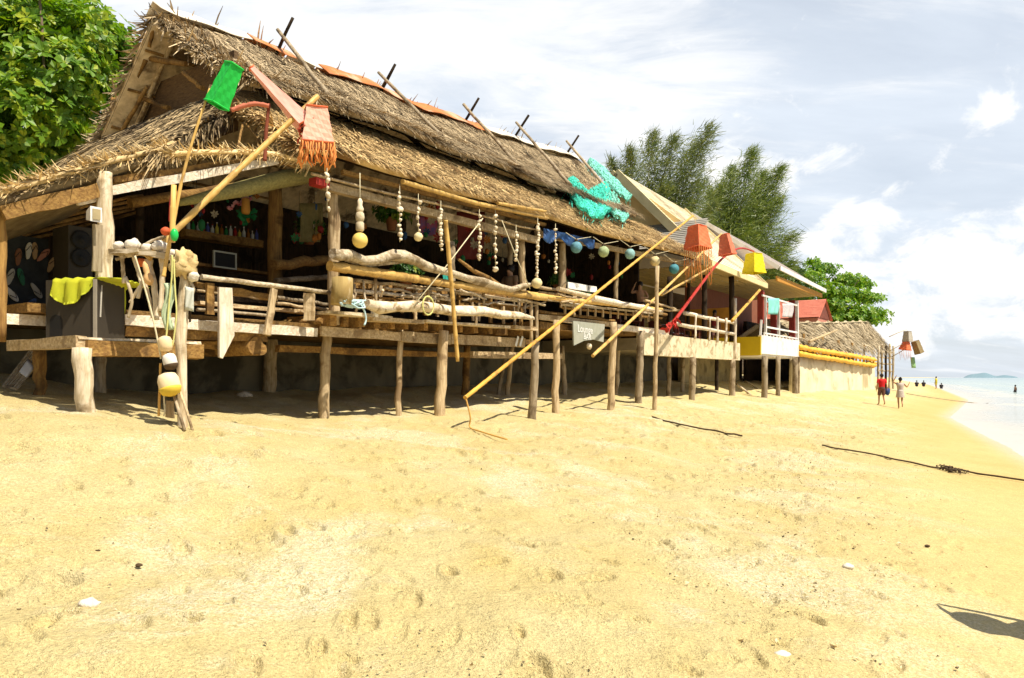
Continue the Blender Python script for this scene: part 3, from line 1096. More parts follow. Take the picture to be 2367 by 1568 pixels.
# terrace rails right of the corner post
MB().bamboo([onv(x, y, 10.25) for x, y in ((762, 615), (900, 635), (1041, 657), (1150, 673), (1262, 690))], .085, .07).build('bamboo_rail', bamboo('u'), hut)
MB().bamboo([onv(x, y, 10.3) for x, y in ((1200, 676), (1300, 692), (1530, 716))], .06, .05).build('bamboo_rail', bamboo('u'), hut)
pole('rail', 10.5, 812, 648, 10.5, 1044, 672, 9, 'pale')
pole('rail', 10.45, 812, 672, 10.45, 1044, 694, 10, 'drift')
pole('rail', 10.45, 1056, 676, 10.45, 1222, 700, 8, 'drift')
bm('rail', 10.9, 812, 660, 10.9, 1210, 688, 12, .04, 'brown', .02)
bm('rail', 10.9, 812, 690, 10.9, 1210, 714, 14, .04, 'brown', .02)
pole('rail', 10.6, 1240, 664, 10.6, 1330, 676, 8, 'pale')
for x, y0, y1, w in ((990, 655, 704, 8), (868, 640, 700, 8), (1118, 672, 722, 7), (1227, 690, 790, 9), (1240, 700, 790, 9), (960, 720, 750, 8), (1100, 724, 750, 7)):
    pole('baluster', 10.4, x, y0, 10.4, x + 1, y1, w, 'pale', .005)
pts = [(768, 586), (783, 592), (811, 589.6), (842, 604), (872, 599.8), (908, 591), (934, 592.5), (964, 604), (985, 616), (1016, 625), (1041, 631), (1079, 643), (1118, 654), (1156, 664), (1182, 669), (1207, 663), (1228, 658)]
MB().tube([onv(x, y, 10.15) for x, y in pts], [.10, .10, .095, .085, .10, .105, .11, .105, .10, .09, .08, .08, .09, .085, .07, .07, .045], 9, True, True, .5, 4).build('driftwood_rail', wood('drift', 'u'), hut)
MB().tube([onv(x, y, 10.3) for x, y in ((800, 600), (850, 613), (890, 609), (930, 606))], [.05, .05, .045, .03], 7, True, True, .2, 2).build('driftwood_rail', wood('drift', 'u'), hut)
MB().tube([onv(x, y, 10.2) for x, y in ((1060, 600), (1095, 627), (1130, 644), (1152, 662))], [.03, .05, .06, .08], 7, True, True, .2, 3).build('driftwood_rail', wood('brown', 'u'), hut)
kn = [(846, 703), (880, 708), (920, 709), (960, 710), (1000, 712), (1040, 716), (1080, 719), (1120, 721), (1160, 726), (1200, 732), (1234, 736)]
MB().tube([onv(x, y, 10.05) + Vector((0, 0, rnd.uniform(-.02, .02))) for x, y in kn], [.09, .115, .105, .12, .10, .11, .115, .10, .10, .085, .04], 10, True, True, .55, 8).build('knobbly_rail_log', mat('coral_wood', (.82, .72, .56), (.55, .42, .27), 9, .95, 1.0, 6, c3=(.34, .24, .13), s3=6, var=0, spec=.1), hut)
pole('rail', 10.3, 1290, 668, 10.3, 1530, 722, 12, 'drift', .04)
pole('rail', 10.2, 1370, 690, 10.2, 1500, 715, 15, 'white', .05)
for (x0, y0, x1, y1, w, v, kd) in ((812, 632, 1225, 686, 6, 10.7, 'pale'), (1055, 664, 1228, 689, 7, 10.35, 'pale'), (815, 684, 1040, 703, 6, 10.7, 'brown'), (1058, 690, 1225, 712, 7, 10.55, 'brown'), (1245, 676, 1420, 700, 6, 10.7, 'pale'), (1245, 690, 1420, 716, 6, 10.6, 'drift'),
                                   (1245, 720, 1420, 742, 8, 10.8, 'brown'), (455, 672, 640, 694, 7, 10.9, 'pale'), (640, 688, 760, 704, 9, 11.3, 'grey'), (640, 702, 760, 716, 8, 11.0, 'pale'), (455, 716, 620, 730, 8, 10.8, 'grey'), (1410, 700, 1540, 728, 9, 10.9, 'brown'), (1330, 694, 1530, 716, 7, 10.3, 'white')):
    pole('rail', v, x0, y0, v, x1, y1, w, kd, .025)
for k in range(16):
    x = 835 + k * 25 + rnd.uniform(-6, 6)
    y = 650 + (x - 835) * .115
    bm('baluster', 10.8, x, y, 10.8, x + rnd.uniform(-3, 3), y + 62, rnd.uniform(5, 9), .05, ('brown', 'pale', 'grey')[k % 3])
for k in range(30):                                        # odd sticks lashed along the rails
    far = k % 3 == 0
    x = rnd.uniform(1250, 1530) if far else rnd.uniform(815, 1235)
    y = (668 + (x - 1245) * .12) if far else (648 + (x - 812) * .105)
    dx = rnd.choice((rnd.uniform(-8, 8), rnd.uniform(30, 90)))
    dy = rnd.uniform(30, 60) if abs(dx) < 9 else dx * .12 + rnd.uniform(-8, 12)
    pole('lashed_stick', rnd.uniform(10.15, 10.5), x, y + rnd.uniform(-6, 26), 10.35, x + dx, y + dy + rnd.uniform(0, 14), rnd.uniform(3.5, 6.5), ('pale', 'drift', 'grey')[k % 3], .03)
# eave timbers
bm('eave_beam', 10.45, 745, 428, 10.45, 1240, 556, 20, .14, 'pale', .012)
bm('eave_beam', 10.55, 1240, 540, 10.55, 1600, 612, 12, .12, 'pale', .012)
pole('eave_pole', 10.3, 720, 402, 10.3, 1250, 533, 7, 'pale', .03)
bm('eave_beam', 10.35, 790, 398, 10.35, 1260, 520, 9, .08, 'brown', .01)
MB().bamboo([onv(x, y, 9.98) for x, y in ((930, 420), (1100, 470), (1265, 505))], .045, .04).build('eave_pole', bamboo('u'), hut)
MB().bamboo([onv(x, y, 9.9) for x, y in ((1150, 470), (1262, 489))], .035, .03).build('eave_pole', bamboo('u'), hut)
# timbers along the left verge
bm('verge_board', 10.5, 175, 464, 10.5, 236, 448, 26, .05, 'white', .01)
bm('verge_board', 10.5, 255, 441, 10.5, 640, 372, 20, .05, 'white', .01)
bm('verge_beam', 10.45, 4, 492, 10.45, 225, 442, 34, .12, 'brown', .015)
bm('verge_beam', 10.6, 258, 418, 10.6, 640, 362, 16, .12, 'brown', .015)
pole('verge_beam', 11.4, 300, 470, 11.4, 620, 420, 24, 'brown', .03)
for k in range(5):
    pole('roof_batten', 11.6 + k * .9, 20, 510 + 14 * k, 11.6 + k * .9, 330, 452 + 9 * k, 9, 'brown', .02)
# crooked green-grey log slung under the eave
MB().tube([onv(x, y, 10.9) for x, y in ((410, 470), (480, 455), (560, 436), (640, 416), (700, 405), (730, 398))], [.05, .10, .13, .15, .15, .13], 9, True, True, .25, 6).build('eave_log', mat('mossy_wood', (.30, .26, .09), (.15, .13, .05), 3, .9, .5, grain='u', var=0), hut)
bm('eave_beam', 10.6, 640, 372, 10.6, 760, 392, 16, .12, 'brown', .012)
for x0, y0, x1, y1 in ((560, 290, 548, 352), (590, 296, 600, 350), (566, 285, 620, 348)):
    pole('rafter', 11.4, x0, y0, 10.8, x1, y1, 6, 'brown', .01)
# plaited thatch roll along the verge
pts = [hip(u, 0) + Vector((0, 0, .03)) for u in lin(6.2, 2.6, 24)] 
rl = MB().tube(pts, .042, 7, True, True, .5, 5)
rl2 = [onv(x, y, 10.4) for x, y in ((395, 357), (450, 352), (520, 352), (580, 352), (645, 356), (720, 382))]
rl.tube(rl2, .04, 7, True, True, .5, 7)
for _ in range(2600):
    i = rnd.randrange(len(pts) - 1) if rnd.random() < .65 else None
    p = pts[i].lerp(pts[i + 1], rnd.random()) if i is not None else (lambda j: rl2[j].lerp(rl2[j + 1], rnd.random()))(rnd.randrange(5))
    d = Vector((rnd.gauss(-.6, .5), rnd.gauss(-.4, .5), rnd.gauss(-.2, .5))).normalized()
    s = d.cross(Vector((rnd.gauss(0, 1), rnd.gauss(0, 1), 1))).normalized() * .012
    l = rnd.uniform(.08, .26)
    rl.add([p - s, p + s, p + d * l + s * .3, p + d * l - s * .3], [(0, 1, 2, 3)])
rl.build('verge_roll', mat('thatch_straw', (.74, .56, .30), (.48, .33, .14), 8, .9, .3, var=0, spec=.1, isl=.4), hut)
# log bench back and counter rails in the gloom
pole('inner_rail', 12.2, 632, 612, 12.2, 768, 600, 26, 'brown', .05)
pole('inner_rail', 12.3, 636, 650, 12.3, 765, 640, 14, 'grey', .03)

# old sea wall below the deck
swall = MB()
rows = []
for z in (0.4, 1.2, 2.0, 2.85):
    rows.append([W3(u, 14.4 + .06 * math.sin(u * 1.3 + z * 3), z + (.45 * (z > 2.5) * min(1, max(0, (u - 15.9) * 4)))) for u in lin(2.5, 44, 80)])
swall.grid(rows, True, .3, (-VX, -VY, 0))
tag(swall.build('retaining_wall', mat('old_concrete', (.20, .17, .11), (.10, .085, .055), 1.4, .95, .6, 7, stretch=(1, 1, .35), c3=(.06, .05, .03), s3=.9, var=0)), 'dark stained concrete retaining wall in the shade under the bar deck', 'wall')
# ================================================================== THE BUNGALOW WITH THE CREAM TILED ROOF
bung = empty('tiled_bungalow', W3(29, 13, 1.2), 'cream tiled bungalow with steep gable and concrete terrace next to the thatched bar', 'bungalow')
tile = mat('cream_tiles', (.80, .71, .53), (.70, .59, .41), 3, .7, .1, c3=(.45, .36, .22), s3=.6, var=0)
trim = mat('cream_trim', (.76, .64, .36), (.62, .50, .25), 2, .6, .05, var=0)


def courses(mb, A, B, C, D, n, lip=.022, segs=10):
    n = int(n * 1.7)
    """tile courses from the ridge A-B down to the eave C-D, each lapping the next"""
    nv = (B - A).cross(C - A).normalized()
    if nv.z < 0:
        nv = -nv
    for i in range(n):
        t0, t1 = i / n, (i + 1) / n
        a, b = A.lerp(C, t0), B.lerp(D, t0)
        c, d = A.lerp(C, t1), B.lerp(D, t1)
        vs = []
        for k in range(segs + 1):
            q = k / segs
            jj = rnd.uniform(-.006, .006)
            vs += [a.lerp(b, q), c.lerp(d, q) + nv * (lip + jj), c.lerp(d, q)]
        fs = []
        for k in range(segs):
            o = 3 * k
            fs += [(o, o + 3, o + 4, o + 1), (o + 1, o + 4, o + 5, o + 2)]
        mb.add(vs, fs)
    dn = -nv * .08
    mb.add([A + dn, B + dn, D + dn, C + dn], [(0, 1, 2, 3)])
    return mb


A, B = W3(28, 14.5, 10.75), W3(35.3, 14.5, 10.45)
C, D = W3(28, 10.45, 6.55), W3(35.3, 10.45, 6.4)
courses(MB(), A, B, C, D, 20).build('front_roof', tile, bung)
courses(MB(), A, B, W3(28, 18.6, 6.6), W3(35.3, 18.6, 6.4), 14).build('rear_roof', tile, bung)
m = MB()
for p, q in ((A, C), (A, W3(28, 18.6, 6.6))):
    m.beam(p + W3(-.06, 0, -.12), q + W3(-.06, 0, -.12), .12, .34)
m.build('barge_board', trim, bung)
MB().beam(C + W3(0, -.06, -.10), D + W3(0, -.06, -.10), .08, .22).build('eave_board', trim, bung)
MB().beam(B + W3(.05, 0, .02), D + W3(.05, 0, -.02), .10, .16).build('verge_cap', trim, bung)
m = MB()
g = [W3(28.7, 11.9, 8.4), W3(28.7, 17.1, 8.4), W3(28.7, 14.5, 10.5)]
m.add(g + [p + W3(.1, 0, 0) for p in g], [(0, 1, 2), (5, 4, 3), (0, 3, 4, 1), (1, 4, 5, 2), (2, 5, 3, 0)])
m.build('gable_panel', mat('ochre_ply', (.78, .58, .28), (.68, .48, .21), 1.2, .7, var=0), bung)
courses(MB(), W3(28.5, 10.7, 8.35), W3(28.5, 17.5, 8.35), W3(27.0, 10.7, 7.1), W3(27.0, 17.5, 7.1), 8).build('pent_roof', mat('grey_shingle', (.36, .33, .28), (.24, .215, .18), 5, .9, .3, var=0), bung)
MB().box(22.1, 31.6, 10.45, 10.72, 2.74, 3.47).build('terrace_beam', mat('pitted_concrete', (.72, .62, .43), (.58, .47, .29), 2.6, .9, .6, 7, c3=(.38, .29, .16), s3=4, var=0), bung)
MB().box(22.1, 31.5, 10.73, 16.5, 2.9, 3.3).build('terrace_floor', mat('old_concrete_floor', (.30, .25, .16), (.2, .16, .1), 2, .9, var=0), bung)
m = MB()
for k in range(9):
    m.box(26.4, 44.0, 16.0 - .01 * (k % 2), 16.1, 3.35 + .36 * k, 3.69 + .36 * k)
m.build('plank_wall', mat('yellow_planks', (.46, .34, .13), (.30, .20, .07), 2.5, .8, .2, grain='u', var=0), bung)
m = MB()
for k in range(8):
    v = 10.7 + k * .62
    z = 6.42 + (v - 10.45) * .02
    m.box(28.1, 35.2, v, v + .5, z, z + .03)
m.build('soffit', mat('yellow_planks', (.46, .34, .13)), bung)
for x0, y0, x1, y1, w, k, v in ((1628, 786, 1629, 636, 13, 'dark', 10.9), (1692, 790, 1691, 640, 13, 'dark', 10.9), (1548, 780, 1549, 640, 14, 'dark', 11.6), (1590, 780, 1592, 640, 9, 'dark', 13.5)):
    pole('post', v, x0, y0, v, x1, y1, w, k, .01, bung)
pole('rail', 10.5, 1582, 724, 10.5, 1700, 748, 9, 'white', .03, bung)
pole('rail', 10.45, 1552, 747, 10.45, 1698, 773, 10, 'white', .03, bung)
for x, y0, y1, w in ((1607, 784, 727, 5), (1658, 792, 733, 6), (1678, 795, 736, 6), (1699, 830, 690, 7), (1640, 789, 733, 4)):
    pole('baluster', 10.4, x, y0, 10.4, x + 1, y1, w, 'white', .01, bung)
for bx, by, tx, ty, w, k in ((1600, 927, 1602, 826, 15, 'grey'), (1692, 918, 1694, 830, 14, 'grey'), (1656, 905, 1657, 830, 9, 'dark'), (1578, 905, 1579, 826, 9, 'grey')):
    b = ongnd(bx, by)
    t = atY(tx, ty, b.y)
    r = w / 2 / F * b.y
    MB().log(b + (b - t).normalized() * .5, t, r, r * .95, .02, 6, 9).build('stilt', wood(k, 'z'), bung)

# ================================================================== THE YELLOW AND WHITE BALCONY HOUSE
bal = empty('balcony_house', W3(38, 13, 1.2), 'house with white and yellow balcony on stilts and dark red posts beyond the tiled bungalow', 'house')
white = mat('white_paint', (.82, .79, .76), (.72, .68, .64), 1.5, .6, .05, c3=(.62, .56, .50), s3=1.2, var=0)
yel = mat('yellow_paint', (.80, .56, .02), (.70, .47, .015), 1.2, .5, .05, var=0)
red = mat('maroon_paint', (.33, .045, .03), (.22, .03, .02), 2, .6, .1, var=0)
lil = mat('lilac_boards', (.74, .66, .64), (.64, .55, .53), 4, .7, .2, stretch=(.4, .4, 5), var=0)
MB().box(34.3, 40.9, 10.35, 10.5, 3.1, 3.95).build('white_parapet', white, bal)
MB().box(34.2, 34.3, 10.36, 14.2, 3.02, 3.88).build('yellow_parapet', yel, bal)
MB().box(34.35, 40.8, 10.5, 16, 3.0, 3.12).build('balcony_floor', white, bal)
for x0, y0, x1, y1, w, mm in ((1759, 748, 1759, 672, 13, red), (1789, 785, 1789, 690, 13, red), (1832, 790, 1832, 695, 13, red)):
    v = 10.9 if x0 > 1770 else 10.6
    a, b = onv(x0, y0, v), onv(x1, y1, v)
    ww = w / F * a.y
    MB().beam(a, b, ww, ww, (UX, UY, 0)).build('red_post', mm, bal)
for x0, y0, x1, y1, w in ((1770, 816, 1769, 684, 5), (1800, 786, 1800, 705, 5), (1843, 822, 1842, 696, 6), (1757, 783, 1760, 740, 4)):
    a, b = onv(x0, y0, 10.42), onv(x1, y1, 10.42)
    ww = w / F * a.y
    MB().beam(a, b, ww, ww, (UX, UY, 0)).build('white_post', white, bal)
for x0, y0, x1, y1, w in ((1762, 683, 1843, 707, 4), (1770, 756, 1842, 769, 4), (1765, 770, 1842, 783, 3)):
    a, b = onv(x0, y0, 10.42), onv(x1, y1, 10.42)
    MB().beam(a, b, .07, w / F * a.y).build('white_rail', white, bal)
for k in range(11):
    x = 1766 + k * 7.3
    y = 770 + (x - 1765) * .17
    a, b = onv(x, y, 10.42), onv(x, y + 11, 10.42)
    MB().beam(a, b, .09, .05, (VX, VY, 0)).build('slat', white, bal)
MB().box(34.4, 46, 14.0, 14.1, 3.1, 7.1).build('back_wall', mat('red_boards', (.30, .10, .05), (.18, .06, .03), 3, .8, grain='z', var=0), bal)
MB().box(34.28, 34.38, 11.7, 14.0, 3.9, 5.3).build('side_panel', mat('orange_ply', (.55, .26, .04), (.42, .19, .03), 2, .8, var=0), bal)
# roof: lilac gable end, front slope, boarded soffit with white fascia
g = [W3(35.6, 10.0, 7.15), W3(35.6, 14.2, 10.15), W3(35.6, 14.2, 7.3)]
MB().add(g + [p + W3(.1, 0, 0) for p in g], [(0, 2, 1), (3, 4, 5), (0, 1, 4, 3), (1, 2, 5, 4), (2, 0, 3, 5)]).build('gable_end', lil, bal)
courses(MB(), W3(35.5, 14.2, 10.25), W3(44.5, 14.2, 10.0), W3(35.5, 9.9, 7.2), W3(44.5, 9.9, 7.0), 14).build('front_roof', mat('lilac_tiles', (.70, .62, .58), (.60, .52, .48), 3, .7, var=0), bal)
courses(MB(), W3(35.5, 14.2, 10.25), W3(44.5, 14.2, 10.0), W3(35.5, 18.5, 7.2), W3(44.5, 18.5, 7.0), 8).build('rear_roof', mat('lilac_tiles', (.70, .62, .58)), bal)
MB().beam(W3(35.5, 9.84, 7.12), W3(44.6, 9.84, 6.92), .06, .2).build('fascia', white, bal)
MB().beam(W3(35.45, 9.9, 7.14), W3(35.45, 14.2, 10.2), .08, .2).build('fascia', white, bal)
m = MB()
for k in range(9):
    m.box(35.7, 44.4, 10.1 + k * .46, 10.52 + k * .46, 6.62, 6.65)
m.build('soffit', mat('yellow_planks', (.46, .34, .13)), bal)
MB().box(35.6, 44.5, 10.0, 10.08, 6.55, 6.78).build('eave_beam', mat('orange_ply', (.55, .26, .04)), bal)
for bx, by, tx, ty, w in ((1767, 920, 1768, 823, 14), (1798, 915, 1799, 824, 11), (1838, 911, 1838, 826, 13), (1846, 908, 1846, 826, 6)):
    b = ongnd(bx, by)
    t = atY(tx, ty, b.y)
    r = w / 2 / F * b.y
    MB().log(b + (b - t).normalized() * .5, t, r, r * .95, .015, 5, 9).build('stilt', wood('grey', 'z'), bal)
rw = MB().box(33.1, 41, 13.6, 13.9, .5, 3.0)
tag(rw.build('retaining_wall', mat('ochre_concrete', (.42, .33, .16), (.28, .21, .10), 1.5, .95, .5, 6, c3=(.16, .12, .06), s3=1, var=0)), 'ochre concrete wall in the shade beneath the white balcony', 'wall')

# washing on the balcony rail
def hung_cloth(name, x0, x1, y0, y1, v, m, label, cat='cloth', fold=.05, ragged=.0, n=14, mm=8):
    rows = []
    for j in range(mm):
        t = j / (mm - 1)
        row = []
        for i in range(n):
            q = i / (n - 1)
            yy = y0 + (y1 - y0) * t * (1 + ragged * math.sin(q * 9 + 1))
            p = onv(x0 + (x1 - x0) * (q + .06 * math.sin(5 * t) * t), yy, v)
            p += W3(0, -fold * (math.sin(q * 14 + 2 * t) * .6 + .4 * math.sin(q * 5)) * (.3 + t), 0)
            row.append(p)
        rows.append(row)
    o = MB().grid(rows, True, .006, (VX, VY, 0)).build(name, m)
    return tag(o, label, cat)


hung_cloth('towel', 1775, 1801, 690, 727, 10.3, mat('turquoise_cloth', (.25, .62, .56), (.18, .5, .45), 4, .9, var=0), 'turquoise towel hung over the white balcony rail')
hung_cloth('patterned_sarong', 1808, 1834, 702, 734, 10.3, mat('patterned_cloth', (.72, .60, .52), (.30, .32, .40), 14, .9, var=0), 'grey and pink patterned sarong hung over the white balcony rail')

# ================================================================== RED ROOFED HOUSE
rh = empty('red_roofed_house', W3(60, 15, 1.5), 'small house with salmon red roof half hidden behind the balcony house', 'house')
salmon = mat('salmon_tiles', (.62, .20, .13), (.52, .15, .10), 3, .7, var=0)
courses(MB(), W3(60, 13.2, 8.0), W3(60, 19, 8.0), W3(57.8, 13.2, 6.5), W3(57.8, 19, 6.5), 9).build('front_roof', salmon, rh)
courses(MB(), W3(60, 13.2, 8.0), W3(60, 19, 8.0), W3(62.2, 13.2, 6.5), W3(62.2, 19, 6.5), 9).build('rear_roof', salmon, rh)
g = [W3(58.1, 13.35, 6.5), W3(61.9, 13.35, 6.5), W3(60, 13.35, 7.9)]
MB().add(g + [p + W3(0, .1, 0) for p in g], [(0, 1, 2), (5, 4, 3), (0, 3, 4, 1), (1, 4, 5, 2), (2, 5, 3, 0)]).build('gable', mat('dark_red_boards', (.22, .06, .035), (.14, .04, .025), 3, .8, var=0), rh)
MB().box(58.2, 61.8, 13.4, 18.8, 1.2, 6.49).build('wall', mat('salmon_wall', (.56, .24, .17), (.46, .18, .13), 2, .8, var=0), rh)

# ================================================================== SEA WALL, YELLOW FENCE AND PALM SHELTER
sw = MB()
rows = [[W3(u, 10.6 + .03 * math.sin(u * 2 + z), z) for u in lin(41.2, 64.6, 40)] for z in (.3, 1.0, 1.9, 2.5, 3.15)]
sw.grid(rows, True, .35, (-VX, -VY, 0))
tag(sw.build('sea_wall', mat('cream_concrete', (.80, .70, .50), (.68, .56, .36), .7, .9, .3, 7, stretch=(1, 1, 2.2), c3=(.45, .36, .20), s3=.5, var=0)), 'cream stained concrete sea wall below the yellow fence', 'wall')
fen = empty('bamboo_fence', W3(53, 10.4, 3.1), 'orange yellow bamboo fence with two knobbly rails along the top of the sea wall', 'fence')
ob = mat('orange_bamboo', (.84, .52, .06), (.66, .34, .03), 6, .6, .2, var=.1)
for y0, y1 in ((803, 832), (818, 846)):
    P = [onv(1846 + 178 * k / 34, y0 + (y1 - y0) * k / 34 + rnd.uniform(-.8, .8), 10.35) for k in range(35)]
    MB().tube(P, [.11 + .05 * (k % 2) for k in range(35)], 8, True, True, .4, y0).build('rail', ob, fen)
for k in range(22):
    x = 1852 + 8 * k
    y = 797 + (x - 1846) * .163
    a, b = onv(x, y, 10.5), onv(x + rnd.uniform(-2, 2), y + 26, 10.5)
    MB().log(a, b, .07, .07, .01, 3, 6).build('upright', ob, fen)
P = [W3(64.4 + .05 * k, 10.45 + .5 * k, 3.05 - .04 * k + .2 * (k % 2)) for k in range(6)]
MB().tube(P, .16, 7, True, True, .4, 3).build('rail', ob, fen)

pal = empty('palm_leaf_shelter', W3(58, 12, 3), 'low ragged palm leaf shelter above the yellow fence at the far end', 'shelter')
top_z = pw([(41, 5.1), (50, 5.6), (60, 6.2), (70, 6.9), (73, 7.0)])
low_z = pw([(41, 4.25), (50, 4.2), (58, 4.3), (66, 4.6), (73, 4.75)])


def palm(u, t):
    return W3(u, 10.95 + 1.6 * t, low_z(u) + (top_z(u) - low_z(u)) * t + .12 * math.sin(u * 2.1) - (1 - t) * .45 * abs(mnoise.noise((u * .55, 3, 1))))


mb = MB()
mb.grid([[palm(41 + 32 * k / 50, t) for k in range(51)] for t in lin(0, 1, 6)], True, .1, (-VX, -VY, .8))
mb.grid([[W3(41 + 32 * k / 30, 12.4 + 2.5 * t, top_z(41 + 32 * k / 30) - 1.6 * t) for k in range(31)] for t in lin(0, 1, 3)], True, .1, (VX, VY, .8))
straws(mb, palm, 41, 73, 0, 1, 3200, .8, .08, .08, .5)
straws(mb, palm, 41, 73, -.05, .08, 900, .9, .08, .06, .5, hang=.8)
for _ in range(260):
    p = palm(rnd.uniform(72.4, 73.2), rnd.uniform(0, 1))
    d = Vector((rnd.gauss(.3, .3), rnd.gauss(0, .3), -1)).normalized()
    s = Vector((UX, UY, 0)) * .07
    l = rnd.uniform(.8, 2.2)
    mb.add([p - s, p + s, p + d * l + s * .3, p + d * l - s * .3], [(0, 1, 2, 3)])
mb.build('palm_roof', mat('palm_thatch', (.54, .44, .29), (.30, .23, .14), 2, .95, .4, c3=(.18, .13, .07), s3=.7, var=0, spec=.1, isl=.45), pal)
MB().box(42, 72, 13.5, 13.7, 1.5, 5.2).build('back_wall', wood('dark', 'z'), pal)
for u in (44, 48.5, 53, 57.5, 62):
    MB().log(W3(u, 10.9, 3.0), W3(u, 10.9, 4.5), .09, .08, .02, 4, 7).build('post', wood('brown', 'z'), pal)
for x, y0, y1 in ((2030, 872, 800), (2038, 880, 795), (2047, 884, 800), (2056, 886, 795), (2064, 888, 800)):
    b = onv(x, y0, 10.6)
    t = atY(x + 1, y1, b.y)
    MB().log(b - Vector((0, 0, 1)), t, .10, .09, .04, 6, 7).build('post', wood('drift' if x % 2 == 0 else 'dark', 'z'), pal)
for y in (812, 826, 840, 856):
    MB().log(onv(2028, y, 10.7), onv(2066, y + 3, 10.7), .07, .06, .03, 5, 6).build('cross_bar', wood('drift', 'u'), pal)
MB().log(onv(1870, 790, 10.2), onv(1935, 763, 10.2), .08, .06, .03, 5, 6).build('loose_pole', wood('pale', 'u'), pal)
# ================================================================== TREES
def leaf_arrays(P, Nn, per, L, W, rg, droop=.25):
    """rosettes of leaves at points P facing Nn -> quads"""
    N = len(P)
    a = rg.normal(size=(N, 3))
    e1 = np.cross(Nn, a)
    e1 /= np.linalg.norm(e1, axis=1)[:, None] + 1e-9
    e2 = np.cross(Nn, e1)
    V = []
    for k in range(per):
        th = 2 * math.pi * (k + rg.uniform(-.3, .3, N)) / per
        d = e1 * np.cos(th)[:, None] + e2 * np.sin(th)[:, None] + Nn * rg.uniform(.1, .6, N)[:, None]
        d[:, 2] -= droop * rg.uniform(0, 1, N)
        d /= np.linalg.norm(d, axis=1)[:, None]
        s = np.cross(d, Nn)
        s /= np.linalg.norm(s, axis=1)[:, None] + 1e-9
        s = s + Nn * rg.normal(0, .25, N)[:, None]
        l = (L * rg.uniform(.6, 1.15, N))[:, None]
        w = (W * rg.uniform(.7, 1.15, N))[:, None]
        b = P + d * .02
        mid = P + d * l * .62
        tip = P + d * l + Nn * (-.12) * l
        V.append(np.stack([b, mid - s * w / 2, tip, mid + s * w / 2], 1))
    V = np.concatenate(V, 0).reshape(-1, 3)
    Fq = np.arange(len(V)).reshape(-1, 4)
    return V, Fq


def crown_points(blobs, n, rg, shell=.45):
    """points through overlapping ellipsoid clumps, most of them near the outside, facing out"""
    P, Q = [], []
    wts = np.array([b[1][0] * b[1][1] + b[1][2] * b[1][1] for b in blobs])
    cnt = (n * wts / wts.sum()).astype(int)
    for (c, r), k in zip(blobs, cnt):
        d = rg.normal(size=(k, 3))
        d /= np.linalg.norm(d, axis=1)[:, None]
        rr = (1 - shell * rg.uniform(0, 1, k) ** 1.5)[:, None]
        P.append(np.array(c) + d * np.array(r) * rr)
        q = d + rg.normal(0, .25, (k, 3))
        q[:, 2] += .35
        Q.append(q / np.linalg.norm(q, axis=1)[:, None])
    return np.concatenate(P), np.concatenate(Q)


# --- broad-leaved tree rising behind the left end of the bar
rg = np.random.default_rng(21)
bt = empty('broad_leaved_tree', atY(60, 880, 23.5) * 1.0, 'large glossy broad leaved tree filling the sky left of the thatched gable', 'tree')
bl = []
for x, y, Y, r in ((20, 30, 21, 1.5), (110, 75, 20.5, 1.3), (30, 150, 20, 1.4), (215, 105, 21, 1.25), (140, 180, 20, 1.3), (265, 120, 21.5, .85), (250, 210, 21.5, 1.1), (60, 270, 19.5, 1.4), (170, 290, 20.5, 1.3),
                   (225, 320, 21.5, .9), (-60, 200, 20, 1.6), (-70, 60, 20, 1.6), (40, 380, 20, 1.3), (150, 380, 21, 1.1), (-60, 350, 20, 1.5), (-40, -90, 21, 1.9), (70, -60, 22, 1.4), (205, 35, 22.5, .55),
                   (285, 165, 22.5, .7), (190, 400, 22, .8), (-160, 150, 21, 2), (-160, 350, 20, 1.8), (100, 40, 23.5, 1.3), (60, 430, 21.5, 1.2)):
    c = atY(x, y, Y)
    bl.append((tuple(c), (r, r, r * .85)))
P, Q = crown_points(bl, 5200, rg, .6)
V, Fq = leaf_arrays(P, Q, 7, .30, .15, rg)
np_part('crown', V, Fq, leafmat('broad_leaf', (.17, .31, .012), (.075, .17, .008), (.42, .46, .02), 1.4, .35), bt)
t0 = ORG[bt.name]
MB().log(atY(60, 960, 23.5), atY(90, 250, 22.5), .35, .2, .1, 8, 12).build('trunk', mat('bark', (.22, .16, .10), (.11, .08, .05), 4, .9, .6, grain='z', var=0), bt)
m = MB()
for x, y, Y in ((20, 30, 21.5), (215, 105, 22), (140, 180, 21), (250, 230, 22), (-60, 200, 21), (60, 60, 21), (170, 320, 21)):
    m.log(atY(85, 360 - rnd.uniform(0, 90), 22.6), atY(x, y, Y), .09, .03, .1, 6, 7)
m.build('limb', mat('bark', (.22, .16, .10)), bt)
m = MB()
m.tube([atY(90, -20, 19.6), atY(97, 60, 19.5), atY(101, 140, 19.4), atY(104, 230, 19.3)], [.035, .035, .03, .02], 7)
m.build('hanging_branch', mat('bark', (.22, .16, .10)), bt)

